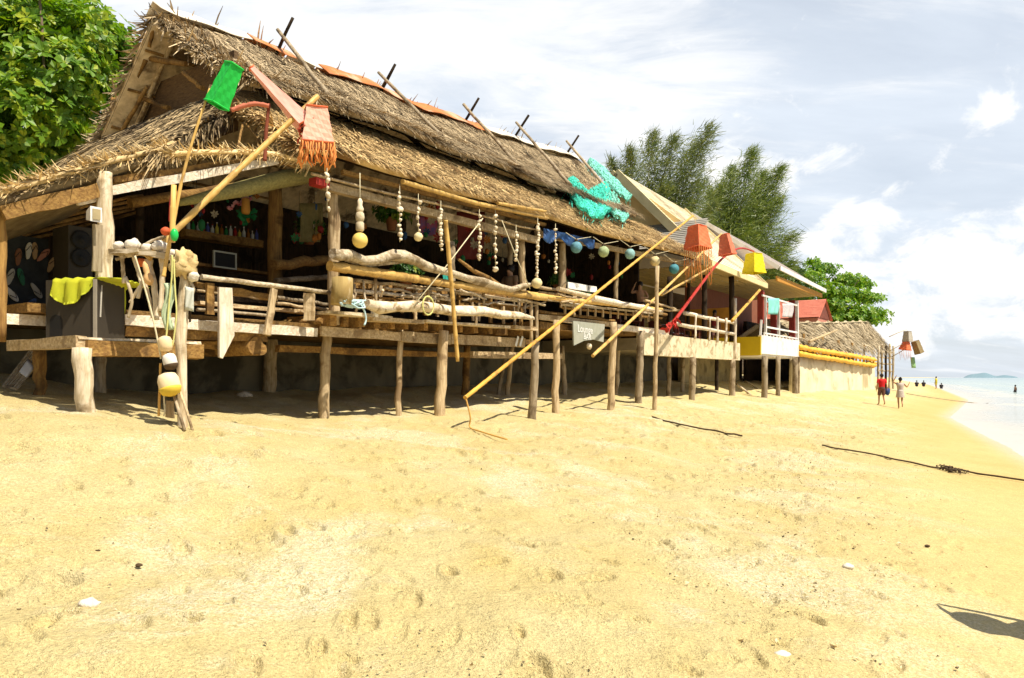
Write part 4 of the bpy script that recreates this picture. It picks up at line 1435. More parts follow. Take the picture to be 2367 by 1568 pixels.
# --- two wind-combed casuarinas
def casuarina(label, base, plumes, ntw, seed):
    rg = np.random.default_rng(seed)
    o = empty('casuarina_tree', base, label, 'tree', 'casuarinas behind the bungalow')
    bark = mat('bark_grey', (.24, .19, .14), (.13, .10, .07), 4, .9, .4, grain='z', var=0)
    V = []
    mbr = MB()
    top = Vector(plumes[0][1]).lerp(base, .5)
    for a, b, wdt in plumes:
        a, b = Vector(a), Vector(b)
        mid = a.lerp(b, .5) + Vector((-.5, 0, -.2))
        ctl = [a, a.lerp(mid, .6) + Vector((-.1, 0, 0)), mid, b]
        mbr.tube(ctl, [.07, .06, .045, .012], 6)
        n = int(ntw * (b - a).length)
        t = rg.uniform(.08, 1, n) ** .85
        A, B, Cc = np.array(a), np.array(mid), np.array(b)
        p = ((1 - t) ** 2)[:, None] * A + (2 * t * (1 - t))[:, None] * (2 * B - .5 * (A + Cc)) + (t ** 2)[:, None] * Cc
        ax = (Cc - A) / np.linalg.norm(Cc - A)
        spread = 1.45 * wdt * (.25 + .9 * np.sin(np.pi * np.clip(t, 0, 1) ** .8))
        clump = np.sin(t * 23 + rg.integers(0, 4, n) * 1.7) * .25
        p = p + np.clip(rg.normal(size=(n, 3)), -1.5, 1.5) * (spread * (.55 + clump))[:, None]
        d = ax * rg.uniform(.2, 1.1, n)[:, None] + rg.normal(0, .5, (n, 3)) + np.array([.45, 0, -.1])
        d /= np.linalg.norm(d, axis=1)[:, None]
        l = rg.uniform(.25, .75, n)[:, None]
        s = np.cross(d, rg.normal(size=(n, 3)))
        s /= np.linalg.norm(s, axis=1)[:, None]
        w = rg.uniform(.010, .028, n)[:, None]
        tip = p + d * l + np.array([.06, 0, -.10]) * l
        V.append(np.stack([p - s * w, p + s * w, tip + s * w * .3, tip - s * w * .3], 1))
    V = np.concatenate(V).reshape(-1, 3)
    np_part('crown', V, np.arange(len(V)).reshape(-1, 4), leafmat('casuarina_needles' if seed == 1 else 'casuarina_needles_bright', *(((.17, .20, .05), (.10, .14, .05), (.28, .27, .05)) if seed == 1 else ((.17, .22, .035), (.10, .15, .03), (.30, .31, .045))), 1.2, .25), o)
    mbr.build('limb', bark, o)
    MB().log(base, top, .3, .12, .12, 8, 10).build('trunk', bark, o)
    return o


Y = 47.0
pl = []
for x0, y0, x1, y1, w in ((1530, 560, 1412, 372, .55), (1510, 540, 1455, 345, .6), (1520, 520, 1510, 312, .8), (1530, 520, 1560, 318, .75), (1560, 540, 1640, 298, .9), (1560, 520, 1610, 330, .9), (1560, 560, 1622, 420, .8),
                          (1530, 560, 1470, 440, .7), (1545, 600, 1600, 470, .8), (1530, 580, 1540, 430, .9), (1500, 560, 1440, 410, .5), (1570, 590, 1650, 470, .6)):
    pl.append((atY(x0, y0, Y + rnd.uniform(-1, 1)), atY(x1, y1, Y + rnd.uniform(-2, 2)), w))
casuarina('airy casuarina bent by the wind, directly behind the bungalow gable', Vector((atY(1540, 700, Y).x, Y, 1.8)), pl, 320, 1)
Y = 56.0
pl = []
for x0, y0, x1, y1, w in ((1700, 640, 1640, 440, .9), (1710, 600, 1690, 390, .9), (1715, 600, 1740, 348, .9), (1730, 600, 1805, 388, .8), (1730, 620, 1800, 460, 1.1), (1720, 620, 1835, 545, 1.0), (1700, 640, 1630, 520, 1.0),
                          (1720, 640, 1760, 470, 1.4), (1710, 640, 1690, 480, 1.4), (1740, 660, 1810, 580, 1.0), (1700, 660, 1660, 560, 1.1), (1745, 670, 1790, 600, 1.0), (1720, 600, 1765, 400, .8), (1700, 600, 1665, 430, .8), (1750, 690, 1830, 610, .8), (1720, 660, 1730, 540, 1.5)):
    pl.append((atY(x0, y0, Y + rnd.uniform(-1, 1)), atY(x1, y1, Y + rnd.uniform(-2.5, 2.5)), w))
casuarina('dense bushy casuarina standing behind the orange lanterns and the lilac gable', Vector((atY(1720, 760, Y).x, Y, 1.8)), pl, 430, 2)

# --- layered almond tree beyond the red roof
rg = np.random.default_rng(8)
at = empty('almond_tree', Vector((atY(1930, 800, 70).x, 70, 1.8)), 'bright green almond tree with flat tiers of leaves above the palm shelter', 'tree')
bl = []
for x, y, Y, rx, rz in ((1870, 640, 68, 1.6, .7), (1905, 622, 70, 1.6, .5), (1950, 645, 70, 1.8, .5), (1985, 650, 71, 1.0, .35), (1900, 670, 68, 2.0, .8), (1955, 680, 69, 2.2, .6), (2005, 690, 70, 1.6, .45), (1930, 710, 68, 2.2, .9),
                        (1985, 722, 68, 2.2, .6), (2030, 728, 69, 1.2, .4), (1890, 715, 70, 2.0, 1.0), (1840, 640, 70, 1.2, .8), (1850, 690, 72, 1.6, 1.2), (1940, 740, 68, 2.4, .6), (2010, 742, 68, 1.8, .4), (1880, 605, 71, .8, .3), (1990, 660, 70, 1.3, .3)):
    bl.append((tuple(atY(x, y, Y)), (rx, rx, rz)))
P, Q = crown_points(bl, 1700, rg, .8)
V, Fq = leaf_arrays(P, Q, 7, .42, .20, rg, .2)
np_part('crown', V, Fq, leafmat('almond_leaf', (.17, .33, .018), (.08, .19, .012), (.40, .48, .03), .9, .35), at)
bk = mat('bark', (.22, .16, .10))
MB().log(Vector((atY(1930, 800, 70).x, 70, .5)), atY(1915, 650, 70), .3, .12, .1, 7, 9).build('trunk', bk, at)
m = MB()
for x, y in ((1985, 648), (2010, 692), (2035, 730), (1870, 640), (1955, 645), (1985, 722)):
    m.log(atY(1925, 735, 70), atY(x, y, 69.5), .09, .03, .08, 5, 6)
m.build('limb', bk, at)
# low scrub linking the trees behind the houses
scr = empty('leafy_shrub', Vector((atY(1840, 760, 62).x, 62, 1.8)), 'dark green leafy shrub between the casuarina and the almond tree', 'shrub')
bl = [(tuple(atY(x, y, 63)), (r, r, r * .8)) for x, y, r in ((1800, 640, 1.3), (1835, 625, 1.0), (1850, 660, 1.4), (1815, 680, 1.6))]
P, Q = crown_points(bl, 420, rg, .7)
V, Fq = leaf_arrays(P, Q, 6, .36, .16, rg)
np_part('foliage', V, Fq, leafmat('shrub_leaf', (.08, .16, .02), (.04, .09, .012), (.16, .22, .03), .9, .25), scr)
MB().log(Vector((atY(1840, 760, 62).x, 62, .8)), atY(1838, 650, 63), .12, .05, .08, 6, 7).build('stem', bk, scr)
# ================================================================== THINGS ON, UNDER AND IN FRONT OF THE BAR
def lit(name, c, c2=None, sc_=3, rough=.7, **k):
    return mat(name, c, c2, sc_, rough, var=k.pop('var', 0), **k)


rope_m = lit('rope_pale', (.72, .64, .44), (.52, .44, .26), 20, .9)
rope_y = lit('rope_yellow_green', (.66, .62, .22), (.52, .50, .18), 14, .8)
rope_o = lit('rope_orange', (.70, .40, .10), (.55, .30, .08), 14, .8)
rope_b = lit('rope_blue', (.52, .66, .66), (.36, .50, .52), 10, .8)
rope_d = lit('rope_dark', (.09, .055, .025), (.05, .03, .015), 12, .9)
shell_m = lit('shell_cream', (.82, .72, .54), (.66, .52, .34), 12, .6, bump=.3)
coral_m = lit('coral_stone', (.80, .72, .60), (.62, .52, .40), 12, .95, bump=.9, c3=(.45, .36, .26), s3=9)
black_m = lit('black_speaker', (.040, .031, .020), (.032, .025, .017), 2, .7)
void_m = lit('port_black', (.008, .007, .006))


def one(mb, name, m, label, cat, group=None, base=None):
    return tag(mb.build(name, m, None, base), label, cat, group)


# ---- timber bench on the sand at the left
be = empty('timber_bench', ongnd(195, 947), 'heavy timber bench with crooked log legs on the sand at the far left', 'bench')
VB = UV(ongnd(195, 947))[1]
f0, f1 = onv(196, 797, VB), onv(463, 806, VB)
hh = 34 / F * f0.y
MB().beam(f0 + Vector((0, 0, -hh * .25)), f1 + Vector((0, 0, -hh * .25)), .16, hh * 1.05, (0, 0, 1), .012, 6).build('front_beam', wood('brown', 'u'), be)
MB().beam(f0 + W3(-.05, -.02, .03), f0 + W3(-.05, 1.9, .03), .12, .14, (0, 0, 1), .008, 4).build('end_beam', wood('pale', 'v'), be)
m = MB()
for k in range(5):
    a = f0 + W3(0, .14 + k * .36, .075)
    m.beam(a + W3(-.08, 0, 0), f1 + W3(0, .14 + k * .36, .075), .33, .035, (0, 0, 1), .008, 5)
m.build('top_plank', wood('drift', 'u'), be)
for x0, y0, x1, y1, w, k in ((197, 949, 190, 805, 38, 'drift'), (93, 909, 92, 806, 25, 'brown'), (230, 904, 230, 812, 26, 'grey')):
    b = ongnd(x0, y0)
    t = atY(x1, y1, b.y)
    r = w / 2 / F * b.y
    MB().log(b + (b - t).normalized() * .3, t, r * .95, r * 1.1, .03, 7, 10, .3).build('leg', wood(k, 'z'), be)

# ---- loudspeaker on the end of the deck, with cloth
VS = 10.2
a, b, c = onv(222, 661, VS), onv(107, 640, VS), None
fl = onv(165, 785, VS).z
topz = onv(190, 648, VS).z
cF, cL, cR = onv(223, 720, 9.95), onv(106, 720, 10.6), onv(288, 720, 10.55)
for q in (cF, cL, cR):
    q.z = fl
cB = cL + cR - cF
sp = empty('loudspeaker', (cF + cB) / 2, 'big black loudspeaker cabinet with a round-topped port, under the yellow green cloth', 'loudspeaker')
HZ = Vector((0, 0, topz - fl))
MB().hexa([cF, cR, cB, cL, cF + HZ, cR + HZ, cB + HZ, cL + HZ]).build('cabinet', black_m, sp)
eL = (cL - cF).normalized()
nL = Vector((eL.y, -eL.x, 0))
nL = nL if nL.dot(Vector((0, -1, 0))) > 0 else -nL
eR = (cR - cF).normalized()
nR = Vector((eR.y, -eR.x, 0))
nR = nR if nR.dot(Vector((0, -1, 0))) > 0 else -nR
wL = (cL - cF).length
P = [cF + eL * a + Vector((0, 0, b)) + nL * .004 for a, b in ((wL - .06, .05), (wL - .06, .26), (wL - .09, .31), (wL - .15, .33), (wL - .21, .31), (wL - .24, .26), (wL - .24, .05))]
MB().add(P + [p - nL * .003 for p in P], [tuple(range(7))] + [(k, (k + 1) % 7, (k + 1) % 7 + 7, k + 7) for k in range(7)]).build('port', void_m, sp)
m = MB()
m.beam(cF + nL * .01 + nR * .01, cF + HZ + nL * .01 + nR * .01, .035, .035, (0, 1, 0))
m.build('corner_trim', lit('metal_trim', (.30, .26, .20), None, 3, .4), sp)
m = MB().beam(cF + eR * .10 + nR * .01 + Vector((0, 0, .30)), cF + eR * .14 + nR * .01 + Vector((0, 0, .72)), .05, .008, (0, 0, 1))
m.build('peeling_strip', lit('white_strip', (.6, .55, .46)), sp)

rows = []
wR = (cR - cF).length
for i in range(46):                                        # yellow-green cloth thrown over the top edge
    q = i / 45
    a = -wL * .84 + (wL * .84 + wR * 1.12) * q             # along the two front edges, corner at 0
    e, nn = (eL, nL) if a < 0 else (eR, nR)
    k0_ = smooth01(np.array((a + .12) / .24)).item()
    nn = (nL * (1 - k0_) + nR * k0_).normalized()
    b0_ = cF + e * abs(a) + HZ
    lt = (a + wL * .84) / (wL * .84)
    droop = (.30 + .06 * math.sin(lt * 5)) * (.55 + .45 * math.sin(math.pi * min(1, max(0, lt * .75 + .12)))) if a < 0 else .16 + .34 * min(1, a / wR)
    droop *= 1 - .45 * math.exp(-((a - .03) / .10) ** 2)
    row = []
    for j in range(12):
        t = j / 11
        fo = (.028 * math.sin(a * 31) + .014 * math.sin(a * 67 + t * 5)) * min(1, t * 1.4)
        if t < .3:
            row.append(b0_ - nn * (.30 * (1 - t / .3)) + Vector((0, 0, .025 + .014 * math.sin(a * 37))))
        else:
            k = (t - .3) / .7
            row.append(b0_ + nn * (.03 + fo + .03 * k) + Vector((0, 0, .02 - droop * k)))
    rows.append(row)
one(MB().grid(rows, True, .006, (0, 0, 1)), 'draped_cloth', lit('lime_cloth', (.47, .46, .02), (.33, .36, .015), 5, .85), 'yellow green cloth draped over the big black loudspeaker', 'cloth')

s2 = empty('loudspeaker', onv(185, 628, 11.4), 'smaller black loudspeaker standing behind the cloth beside the floodlight post', 'loudspeaker')
a, b = onv(158, 520, 11.4), onv(214, 630, 11.4)
u0, u1 = UV(a)[0], UV(b)[0]
MB().box(u0, u1, 11.4, 11.9, b.z - .3, a.z).build('cabinet', black_m, s2)
m = MB()
for z in (.30, .70):
    p = W3((u0 + u1) / 2, 11.39, b.z + (a.z - b.z) * z)
    m.lathe(p, [(.13, -.002), (.14, .012), (.11, .014), (.04, .002), (.03, .02)], 16, (-VX, -VY, 0))
m.build('cone', void_m, s2)

fl_ = empty('floodlight', onv(216, 500, 10.2), 'white square floodlight strapped to the left post', 'floodlight')
a, b = onv(202, 478, 10.2), onv(229, 517, 10.2)
u0, u1 = UV(a)[0], UV(b)[0]
MB().hexa([W3(u0, 10.12, b.z), W3(u1, 10.12, b.z), W3(u1 - .03, 10.3, b.z + .04), W3(u0 + .03, 10.3, b.z + .04), W3(u0, 10.12, a.z), W3(u1, 10.12, a.z), W3(u1 - .03, 10.3, a.z - .04), W3(u0 + .03, 10.3, a.z - .04)]).build('housing', white, fl_)
MB().box(u0 + .025, u1 - .025, 10.105, 10.117, b.z + .03, a.z - .03).build('glass', lit('lamp_glass', (.45, .36, .20), None, 2, .15), fl_)
MB().beam(W3((u0 + u1) / 2, 10.3, (a.z + b.z) / 2), W3((u0 + u1) / 2 + .1, 10.45, (a.z + b.z) / 2), .04, .06).build('bracket', white, fl_)
pp = MB()
pp.beam(onv(226, 520, 10.3), onv(224, 628, 10.3), .03, .12, (UX, UY, 0), .006, 3)
one(pp, 'weathered_board', wood('grey', 'z'), 'narrow grey board fixed upright below the floodlight', 'board')

# ---- wall of stray sandals at the left end
pn = MB()
pn.box(UV(onv(-20, 640, 11.9))[0], UV(onv(112, 640, 11.9))[0], 11.9, 11.96, onv(50, 735, 11.9).z, onv(50, 545, 11.9).z)
one(pn, 'net_screen', lit('dark_net', (.028, .03, .03), (.012, .013, .014), 9, .9), 'dark netting screen hung with stray sandals behind the loudspeaker', 'screen')
one(MB().box(UV(onv(8, 740, 11.0))[0], UV(onv(108, 740, 11.0))[0], 11.0, 11.05, onv(50, 751, 11.0).z, onv(50, 727, 11.0).z), 'plank', wood('white', 'u'), 'pale plank beside the loudspeaker below the sandal screen', 'plank')


def sandal(p, ang, m, label, L=.25):
    o = empty('sandal', p, label, 'sandal', 'stray sandals hung on the net screen')
    pts = []
    for k in range(18):
        th = 2 * math.pi * k / 18
        x = math.cos(th) * L / 2
        y = math.sin(th) * L * .155 * (1.12 if x > 0 else .86)
        r = Matrix.Rotation(ang, 2) @ Vector((x, y))
        pts.append((r.x, r.y))
    f = [p + Vector((UX * a, UY * a, b)) for a, b in pts]
    g = [q + W3(0, .025, 0) for q in f]
    MB().add(f + g, [tuple(range(18)), tuple(reversed(range(18, 36)))] + [(i, i + 18, (i + 1) % 18 + 18, (i + 1) % 18) for i in range(18)]).build('sole', m, o)
    d = Matrix.Rotation(ang, 2)
    t, l, r_ = d @ Vector((L * .3, 0)), d @ Vector((-.01, L * .17)), d @ Vector((-.01, -L * .17))
    w = lambda q: p + Vector((UX * q.x, UY * q.x, q.y)) + W3(0, -.02, 0)
    MB().tube([w(l), w(t) + W3(0, -.02, 0), w(r_)], .006, 5).build('strap', void_m, o)


cols = {'grey': (.30, .28, .24), 'tan': (.34, .21, .10), 'brown': (.17, .07, .03), 'green': (.015, .10, .05), 'pink': (.34, .14, .09), 'blue': (.04, .07, .16), 'white': (.48, .44, .38)}
for x, y, ang, c, lb in ((106 * .295 * 1 + 12, 594, 1.5, 'brown', 'brown sandal hanging at the top left of the netting'), (67, 580, 1.45, 'white', 'white sandal hanging under the battens, beside a tan one'), (81, 580, 1.6, 'tan', 'tan sandal hanging under the battens, beside a white one'),
                         (101, 590, .9, 'pink', 'pink sandal at the top right of the netting'), (120, 612, 1.2, 'tan', 'tan sandal lying against the corner of the loudspeaker'), (25, 640, 1.3, 'grey', 'grey sandal hanging halfway down the netting'),
                         (28, 680, -.9, 'white', 'large white sandal slanting low on the netting'), (50, 640, 1.8, 'green', 'dark green sandal in the middle of the netting'), (85, 672, -1.0, 'grey', 'grey sandal slanting low and to the right on the netting'),
                         (70, 705, .9, 'blue', 'blue sandal at the bottom of the netting')):
    sandal(onv(x, y, 11.85), ang, lit('sandal_' + c, cols[c]), lb)

# ---- slatted frame leaning at the far left
lf = empty('slatted_frame', ongnd(20, 893), 'grey slatted frame with a white rag leaning against the bench', 'frame')
b0, b1 = ongnd(8, 892), ongnd(38, 900)
t0_, t1_ = atY(72, 808, b0.y + .5), atY(86, 842, b1.y + .4)
for k in range(6):
    MB().beam(b0.lerp(b1, k / 5), t0_.lerp(t1_, k / 5), .03, .02).build('slat', wood('grey', 'z'), lf)
MB().beam(b0, b1, .03, .03).build('cross_bar', wood('pale', 'z'), lf)
MB().beam(t0_, t1_, .03, .03).build('cross_bar', wood('pale', 'z'), lf)
q = lambda s, t: b0.lerp(t0_, t).lerp(b1.lerp(t1_, t), s) + W3(0, -.03, .01)
one(MB().grid([[q(s, t) + W3(0, .012 * math.sin(9 * s + 7 * t), 0) for s in (.25, .5, .75, 1.0)] for t in (.42, .55, .7, .8)], True, .01, (VX, VY, 0)), 'rag', white, 'white rag laid over the leaning slatted frame', 'rag')

# ---- driftwood post with its hung floats
G = ongnd(420, 986)
YT = G.y
tp = empty('driftwood_post', G, 'tall bleached driftwood post hung with ropes and floats in front of the bar', 'driftwood post')
PT = lambda x, y, dY=0.0: atY(x, y, YT + dY)
ppx = 1 / F * YT
MB().tube([PT(424, 1030), PT(422, 985), PT(421, 900), PT(420, 838), PT(418, 790), PT(419, 744), PT(423, 700), PT(427, 660), PT(428, 630)], [12 * ppx, 12 * ppx, 11 * ppx, 11 * ppx, 13 * ppx, 14 * ppx, 13 * ppx, 12 * ppx, 11 * ppx], 10, True, True, .28, 9).build('trunk', wood('drift', 'z'), tp)
MB().tube(curve([PT(430, 700), PT(447, 672), PT(440, 650), PT(452, 640)]), .02, 6, True, True, .3, 2).build('branch', wood('drift', 'z'), tp)
MB().tube([PT(401, 910, -.12), PT(413, 950, -.2), PT(427, 996, -.3)], .018, 7, True, True, .2, 3).build('prop_stick', wood('grey', 'z'), tp)
MB().tube([PT(416, 905, -.1), PT(430, 945, -.18), PT(445, 995, -.28)], .015, 7, True, True, .2, 5).build('prop_stick', wood('pale', 'z'), tp)
MB().tube([PT(437, 668), PT(441, 700), PT(439, 745)], .012, 6).build('branch', wood('dark', 'z'), tp)
bmb = MB().ball(PT(424, 612, -.02), (27 * ppx, 22 * ppx, 32 * ppx), 20, 16, .60, 2.6, 5.3)
bmb.ball(PT(437, 592, -.02), (10 * ppx, 10 * ppx, 14 * ppx), 10, 8, .4, 2, 1)
one(bmb, 'driftwood_stump', lit('yellow_stump', (.66, .50, .24), (.40, .26, .10), 4, .9, bump=.8, c3=(.20, .12, .05), s3=5), 'knotty yellow brown stump set on top of the driftwood post', 'stump')
one(MB().ball(PT(447, 640, -.03), (13 * ppx, 11 * ppx, 12 * ppx), 12, 9, .4, 2, 7), 'coral_lump', coral_m, 'pale coral lump tied beside the top of the driftwood post', 'coral')
for k, (pts, r, mm, lb) in enumerate((
        ([(398, 590), (397, 640), (391, 700), (386, 760), (383, 790)], .010, rope_y, 'yellow green rope hanging down from the long pole to the top float'),
        ([(402, 600), (404, 660), (408, 720), (404, 765), (399, 800)], .009, rope_y, 'yellow green rope looping closest to the driftwood post'),
        ([(312, 592), (330, 650), (352, 730), (368, 805), (372, 830)], .010, rope_m, 'pale cord running slantwise from the stone rack to the floats'),
        ([(371, 840), (370, 880), (368, 920), (367, 962)], .014, rope_o, 'orange rope dropping to the sand left of the floats'),
        ([(381, 880), (379, 920), (381, 950), (378, 962)], .010, rope_m, 'thin pale rope dropping to the sand under the lowest float'))):
    one(MB().tube(curve([PT(x, y, -.16) for x, y in pts]), r, 7, True, True, .3, k), 'rope', mm, lb, 'rope')
one(MB().grid([[PT(378 + 22 * i / 7 + 5 * math.sin(j * .8), 655 + 12 * j, -.14 + .015 * math.sin(i * 2 + j)) for i in range(8)] for j in range(10)], True, .006, (0, 1, 0)), 'green_rag', lit('pale_green_rag', (.52, .60, .40), (.40, .48, .30), 6, .9), 'pale green rag knotted among the ropes of the driftwood post', 'rag')
one(MB().grid([[PT(428 + 20 * i / 5, 662 + 9 * j + i, -.05 + .012 * math.sin(i * 2 + j)) for i in range(6)] for j in range(7)], True, .006, (0, 1, 0)), 'grey_rag', lit('pale_grey_rag', (.66, .66, .58), (.52, .52, .45), 6, .9), 'pale grey rag caught on the right of the driftwood post', 'rag')


def float_(x, y, w, h, mm, label, band=None, axis=(0.15, 0, -1), bandm=None):
    o = empty('net_float', PT(x, y, -.18), label, 'float', 'old net floats hung on the driftwood post')
    rw, rh = w * ppx, h * ppx
    MB().lathe(PT(x, y, -.18), [(.25 * rw, -rh), (.8 * rw, -.82 * rh), (rw, -.4 * rh), (rw, .4 * rh), (.8 * rw, .82 * rh), (.25 * rw, rh)], 14, axis).build('body', mm, o)
    MB().lathe(PT(x, y, -.18), [(.2 * rw, -1.12 * rh), (.3 * rw, -.98 * rh)], 8, axis).build('eyelet', rope_d, o)
    if band:
        MB().lathe(PT(x, y, -.18), [(.3 * rw, 1.04 * rh), (.84 * rw, .84 * rh), (1.03 * rw, .5 * rh), (1.03 * rw, .32 * rh)], 14, axis).build('cap', bandm, o)


float_(382, 795, 15, 18, lit('float_cream', (.80, .62, .36), (.68, .50, .28), 3, .6), 'cream egg shaped float, topmost of the three hanging on the driftwood post')
float_(393, 836, 15, 19, lit('float_white', (.80, .74, .66), (.66, .60, .52), 4, .6), 'whitish float with dark ends, middle one of the three on the driftwood post', True, (.25, 0, -1), rope_d)
float_(391, 888, 23, 27, lit('float_big', (.82, .68, .46), (.74, .54, .28), 3, .6), 'large peach float with a yellow underside, lowest of the three on the driftwood post', True, (.3, -.1, -1), lit('float_yellow', (.80, .55, .06)))
one(MB().hexa([PT(x, y, d) for x, y, d in ((382, 965, -.1), (404, 968, -.1), (404, 968, .1), (382, 965, .1), (384, 926, -.1), (402, 928, -.1), (402, 928, .1), (384, 926, .1))]), 'wood_block', wood('pale', 'z'), 'short wooden block standing at the foot of the driftwood post', 'block')

# ---- rack of driftwood with a row of stones
YR = YT + .25
PR = lambda x, y, d=0.0: atY(x, y, YR + d)
rk = empty('driftwood_rack', PR(325, 740), 'rickety driftwood rack carrying a row of white stones beside the driftwood post', 'rack')
m = MB()
m.beam(PR(264, 586), PR(330, 583), .26, .05, (0, 0, 1), .012, 3)
m.beam(PR(328, 585, .02), PR(412, 600, .02), .22, .06, (0, 0, 1), .012, 3)
m.build('shelf', wood('drift', 'u'), rk)
for pts, r in (([(282, 590), (284, 620), (286, 655)], .022), ([(308, 592), (318, 625), (326, 655)], .02), ([(372, 595), (376, 640), (370, 720)], .03), ([(268, 600), (290, 592), (345, 560), (380, 548)], .018),
               ([(318, 690), (330, 650), (345, 625), (350, 600)], .022), ([(300, 700), (322, 665), (342, 645)], .018), ([(335, 650), (345, 690), (352, 735)], .02), ([(290, 640), (305, 690), (296, 735)], .018), ([(340, 600), (356, 660), (362, 740)], .035)):
    MB().tube(curve([PR(x, y) for x, y in pts]), r, 7, True, True, .35, len(pts) + r * 100).build('stick', wood('drift', 'z'), rk)
for x, y, r, lb in ((275, 569, 12, 'small white round stone at the left end of the rack'), (306, 567, 17, 'large white stone, second from the left on the rack'), (340, 574, 12, 'small low white stone in the middle of the rack'),
                    (371, 570, 17, 'large pale stone under the bamboo poles on the rack'), (404, 588, 13, 'pale stone at the right end of the rack next to the stump')):
    one(MB().ball(PR(x, y), (r * ppx * 1.1, r * ppx, r * ppx * .9), 14, 10, .35, 1.8, x), 'white_stone', coral_m, lb, 'stone', 'stones on the driftwood rack')
one(MB().lathe(PR(340, 632, -.1), [(.01, -.14), (.03, -.10), (.035, -.03), (.028, .0), (.05, .04), (.055, .10), (.02, .14)], 10, (.25, 0, -1)), 'gourd', lit('orange_gourd', (.70, .42, .18)), 'small orange gourd hanging from the stone rack', 'gourd')
one(MB().ball(PR(325, 607, .05), (.07, .05, .05), 10, 8, .3, 2, 4), 'orange_float', lit('orange_float', (.70, .16, .04)), 'small orange float tucked under the stone rack', 'float')
one(MB().ball(PT(383, 535, -.02), (11 * ppx, 11 * ppx, 10 * ppx), 12, 9, .1, 2, 1), 'orange_ball', lit('orange_ball', (.62, .10, .03)), 'orange plastic ball tied where the bamboo poles cross', 'ball')
one(MB().ball(PT(403, 543, -.04), (9 * ppx, 9 * ppx, 15 * ppx), 12, 9, .1, 2, 1), 'green_bottle', lit('green_plastic', (.02, .55, .10), None, 2, .3), 'bright green plastic bottle float tied where the bamboo poles cross', 'float')
one(MB().tube([PT(398, 432, .02), PT(397, 470, .02), PT(396, 512, .02)], [.008, .028, .03], 8), 'red_tube', lit('red_plastic', (.65, .02, .03), None, 2, .4), 'red plastic tube tied upright above the pole crossing', 'tube')

# ---- bamboo poles leaning out, with cloth lanterns
def cane(name, pts, r0, r1, label, m=None, group='bamboo poles carrying lanterns'):
    return one(MB().bamboo(curve(pts, 5), r0, r1), name, m or bamboo('z'), label, 'bamboo pole', group)


cane('bamboo_pole', [PT(378, 640, .05), PT(392, 560, .05), PT(408, 480, .05), PT(425, 395, .05), PT(450, 310, .05), PT(478, 225, .05), PT(485, 205, .05)], .022, .011, 'thin swaying bamboo pole with the green lantern at its tip')
cane('bamboo_pole', [PT(341, 598, .2), PT(470, 470, .5), PT(600, 347, .9), PT(735, 222, 1.3)], .036, .030, 'thick bamboo pole leaning up from the stone rack to the pink lantern')
cane('bamboo_stub', [PT(398, 560, .0), PT(400, 480, .0), PT(402, 428, .0)], .03, .03, 'short upright bamboo stub beside the red tube', None, None)
pA, pB = onv(1075, 920, 8.9), onv(1602, 499, 9.3)
cane('bamboo_pole', [pA, pA.lerp(pB, .35), pA.lerp(pB, .7), pB], .038, .030, 'long orange bamboo pole slanting across the stilts to the largest orange lantern', mat('bamboo_orange', (.72, .42, .07), (.52, .27, .04), 2.2, .5, .2, c3=(.36, .18, .04), s3=3, var=0))
pC, pD = onv(1370, 823, 9.4), onv(1667, 541, 9.5)
cane('bamboo_pole', [pC, pC.lerp(pD, .5) + Vector((0, 0, -.05)), pD], .042, .03, 'bamboo pole rising past the chalk sign to the smaller red orange lantern')
cane('bamboo_pole', [onv(1529, 682, 9.6), onv(1590, 648, 9.6), onv(1648, 615, 9.6)], .038, .028, 'short slim bamboo pole above the terrace rail by the red pole')
cane('red_pole', [onv(1541, 766, 9.7), onv(1600, 686, 9.7), onv(1652, 617, 9.7), onv(1686, 585, 9.7), onv(1715, 574, 9.7), onv(1743, 582, 9.7)], .055, .03, 'red painted pole reaching up to the yellow lantern', bamboo(red=True))
kb = MB()
for k in range(16):
    p = onv(1543 + 2.4 * k * .6, 763 - 3.2 * k * .6, 9.62)
    d = Vector((rnd.gauss(0, .5), rnd.gauss(0, .3), rnd.gauss(-.4, .5))).normalized()
    s = d.cross(Vector((rnd.gauss(0, 1), 1, rnd.gauss(0, 1)))).normalized() * rnd.uniform(.02, .05)
    l = rnd.uniform(.10, .32)
    kb.add([p - s, p + s, p + d * l * .6 + s * 1.2 - Vector((0, 0, .03)), p + d * l * .6 - s * .8, p + d * l + s * .3 - Vector((0, 0, .08))], [(0, 1, 2, 3), (3, 2, 4)])
one(kb, 'red_cloth_strips', lit('red_cloth', (.52, .03, .02)), 'torn red cloth strips knotted round the foot of the red pole', 'cloth')
cane('bamboo_pole', [onv(1692, 742, 10.0), onv(1725, 706, 10.0), onv(1756, 671, 10.0)], .06, .05, 'reddish bamboo pole slanting beside the red post of the balcony', mat('bamboo_orange', (.72, .42, .07)))
cane('red_stick', [PT(612, 372, 1.2), PT(615, 306, 1.2), PT(622, 240, 1.2)], .025, .02, 'dark red crooked stick standing in front of the thatch', lit('dark_red_stick', (.22, .05, .02)), None)
one(MB().tube(curve([PT(622, 245, 1.15), PT(590, 240, 1.1), PT(560, 246, 1.05), PT(535, 255, 1.0)]), [.03] * 19, 7, True, True, .5, 3), 'red_rag', lit('faded_red_cloth', (.55, .16, .09)), 'faded red rag strung along the thatch from the red stick', 'rag')


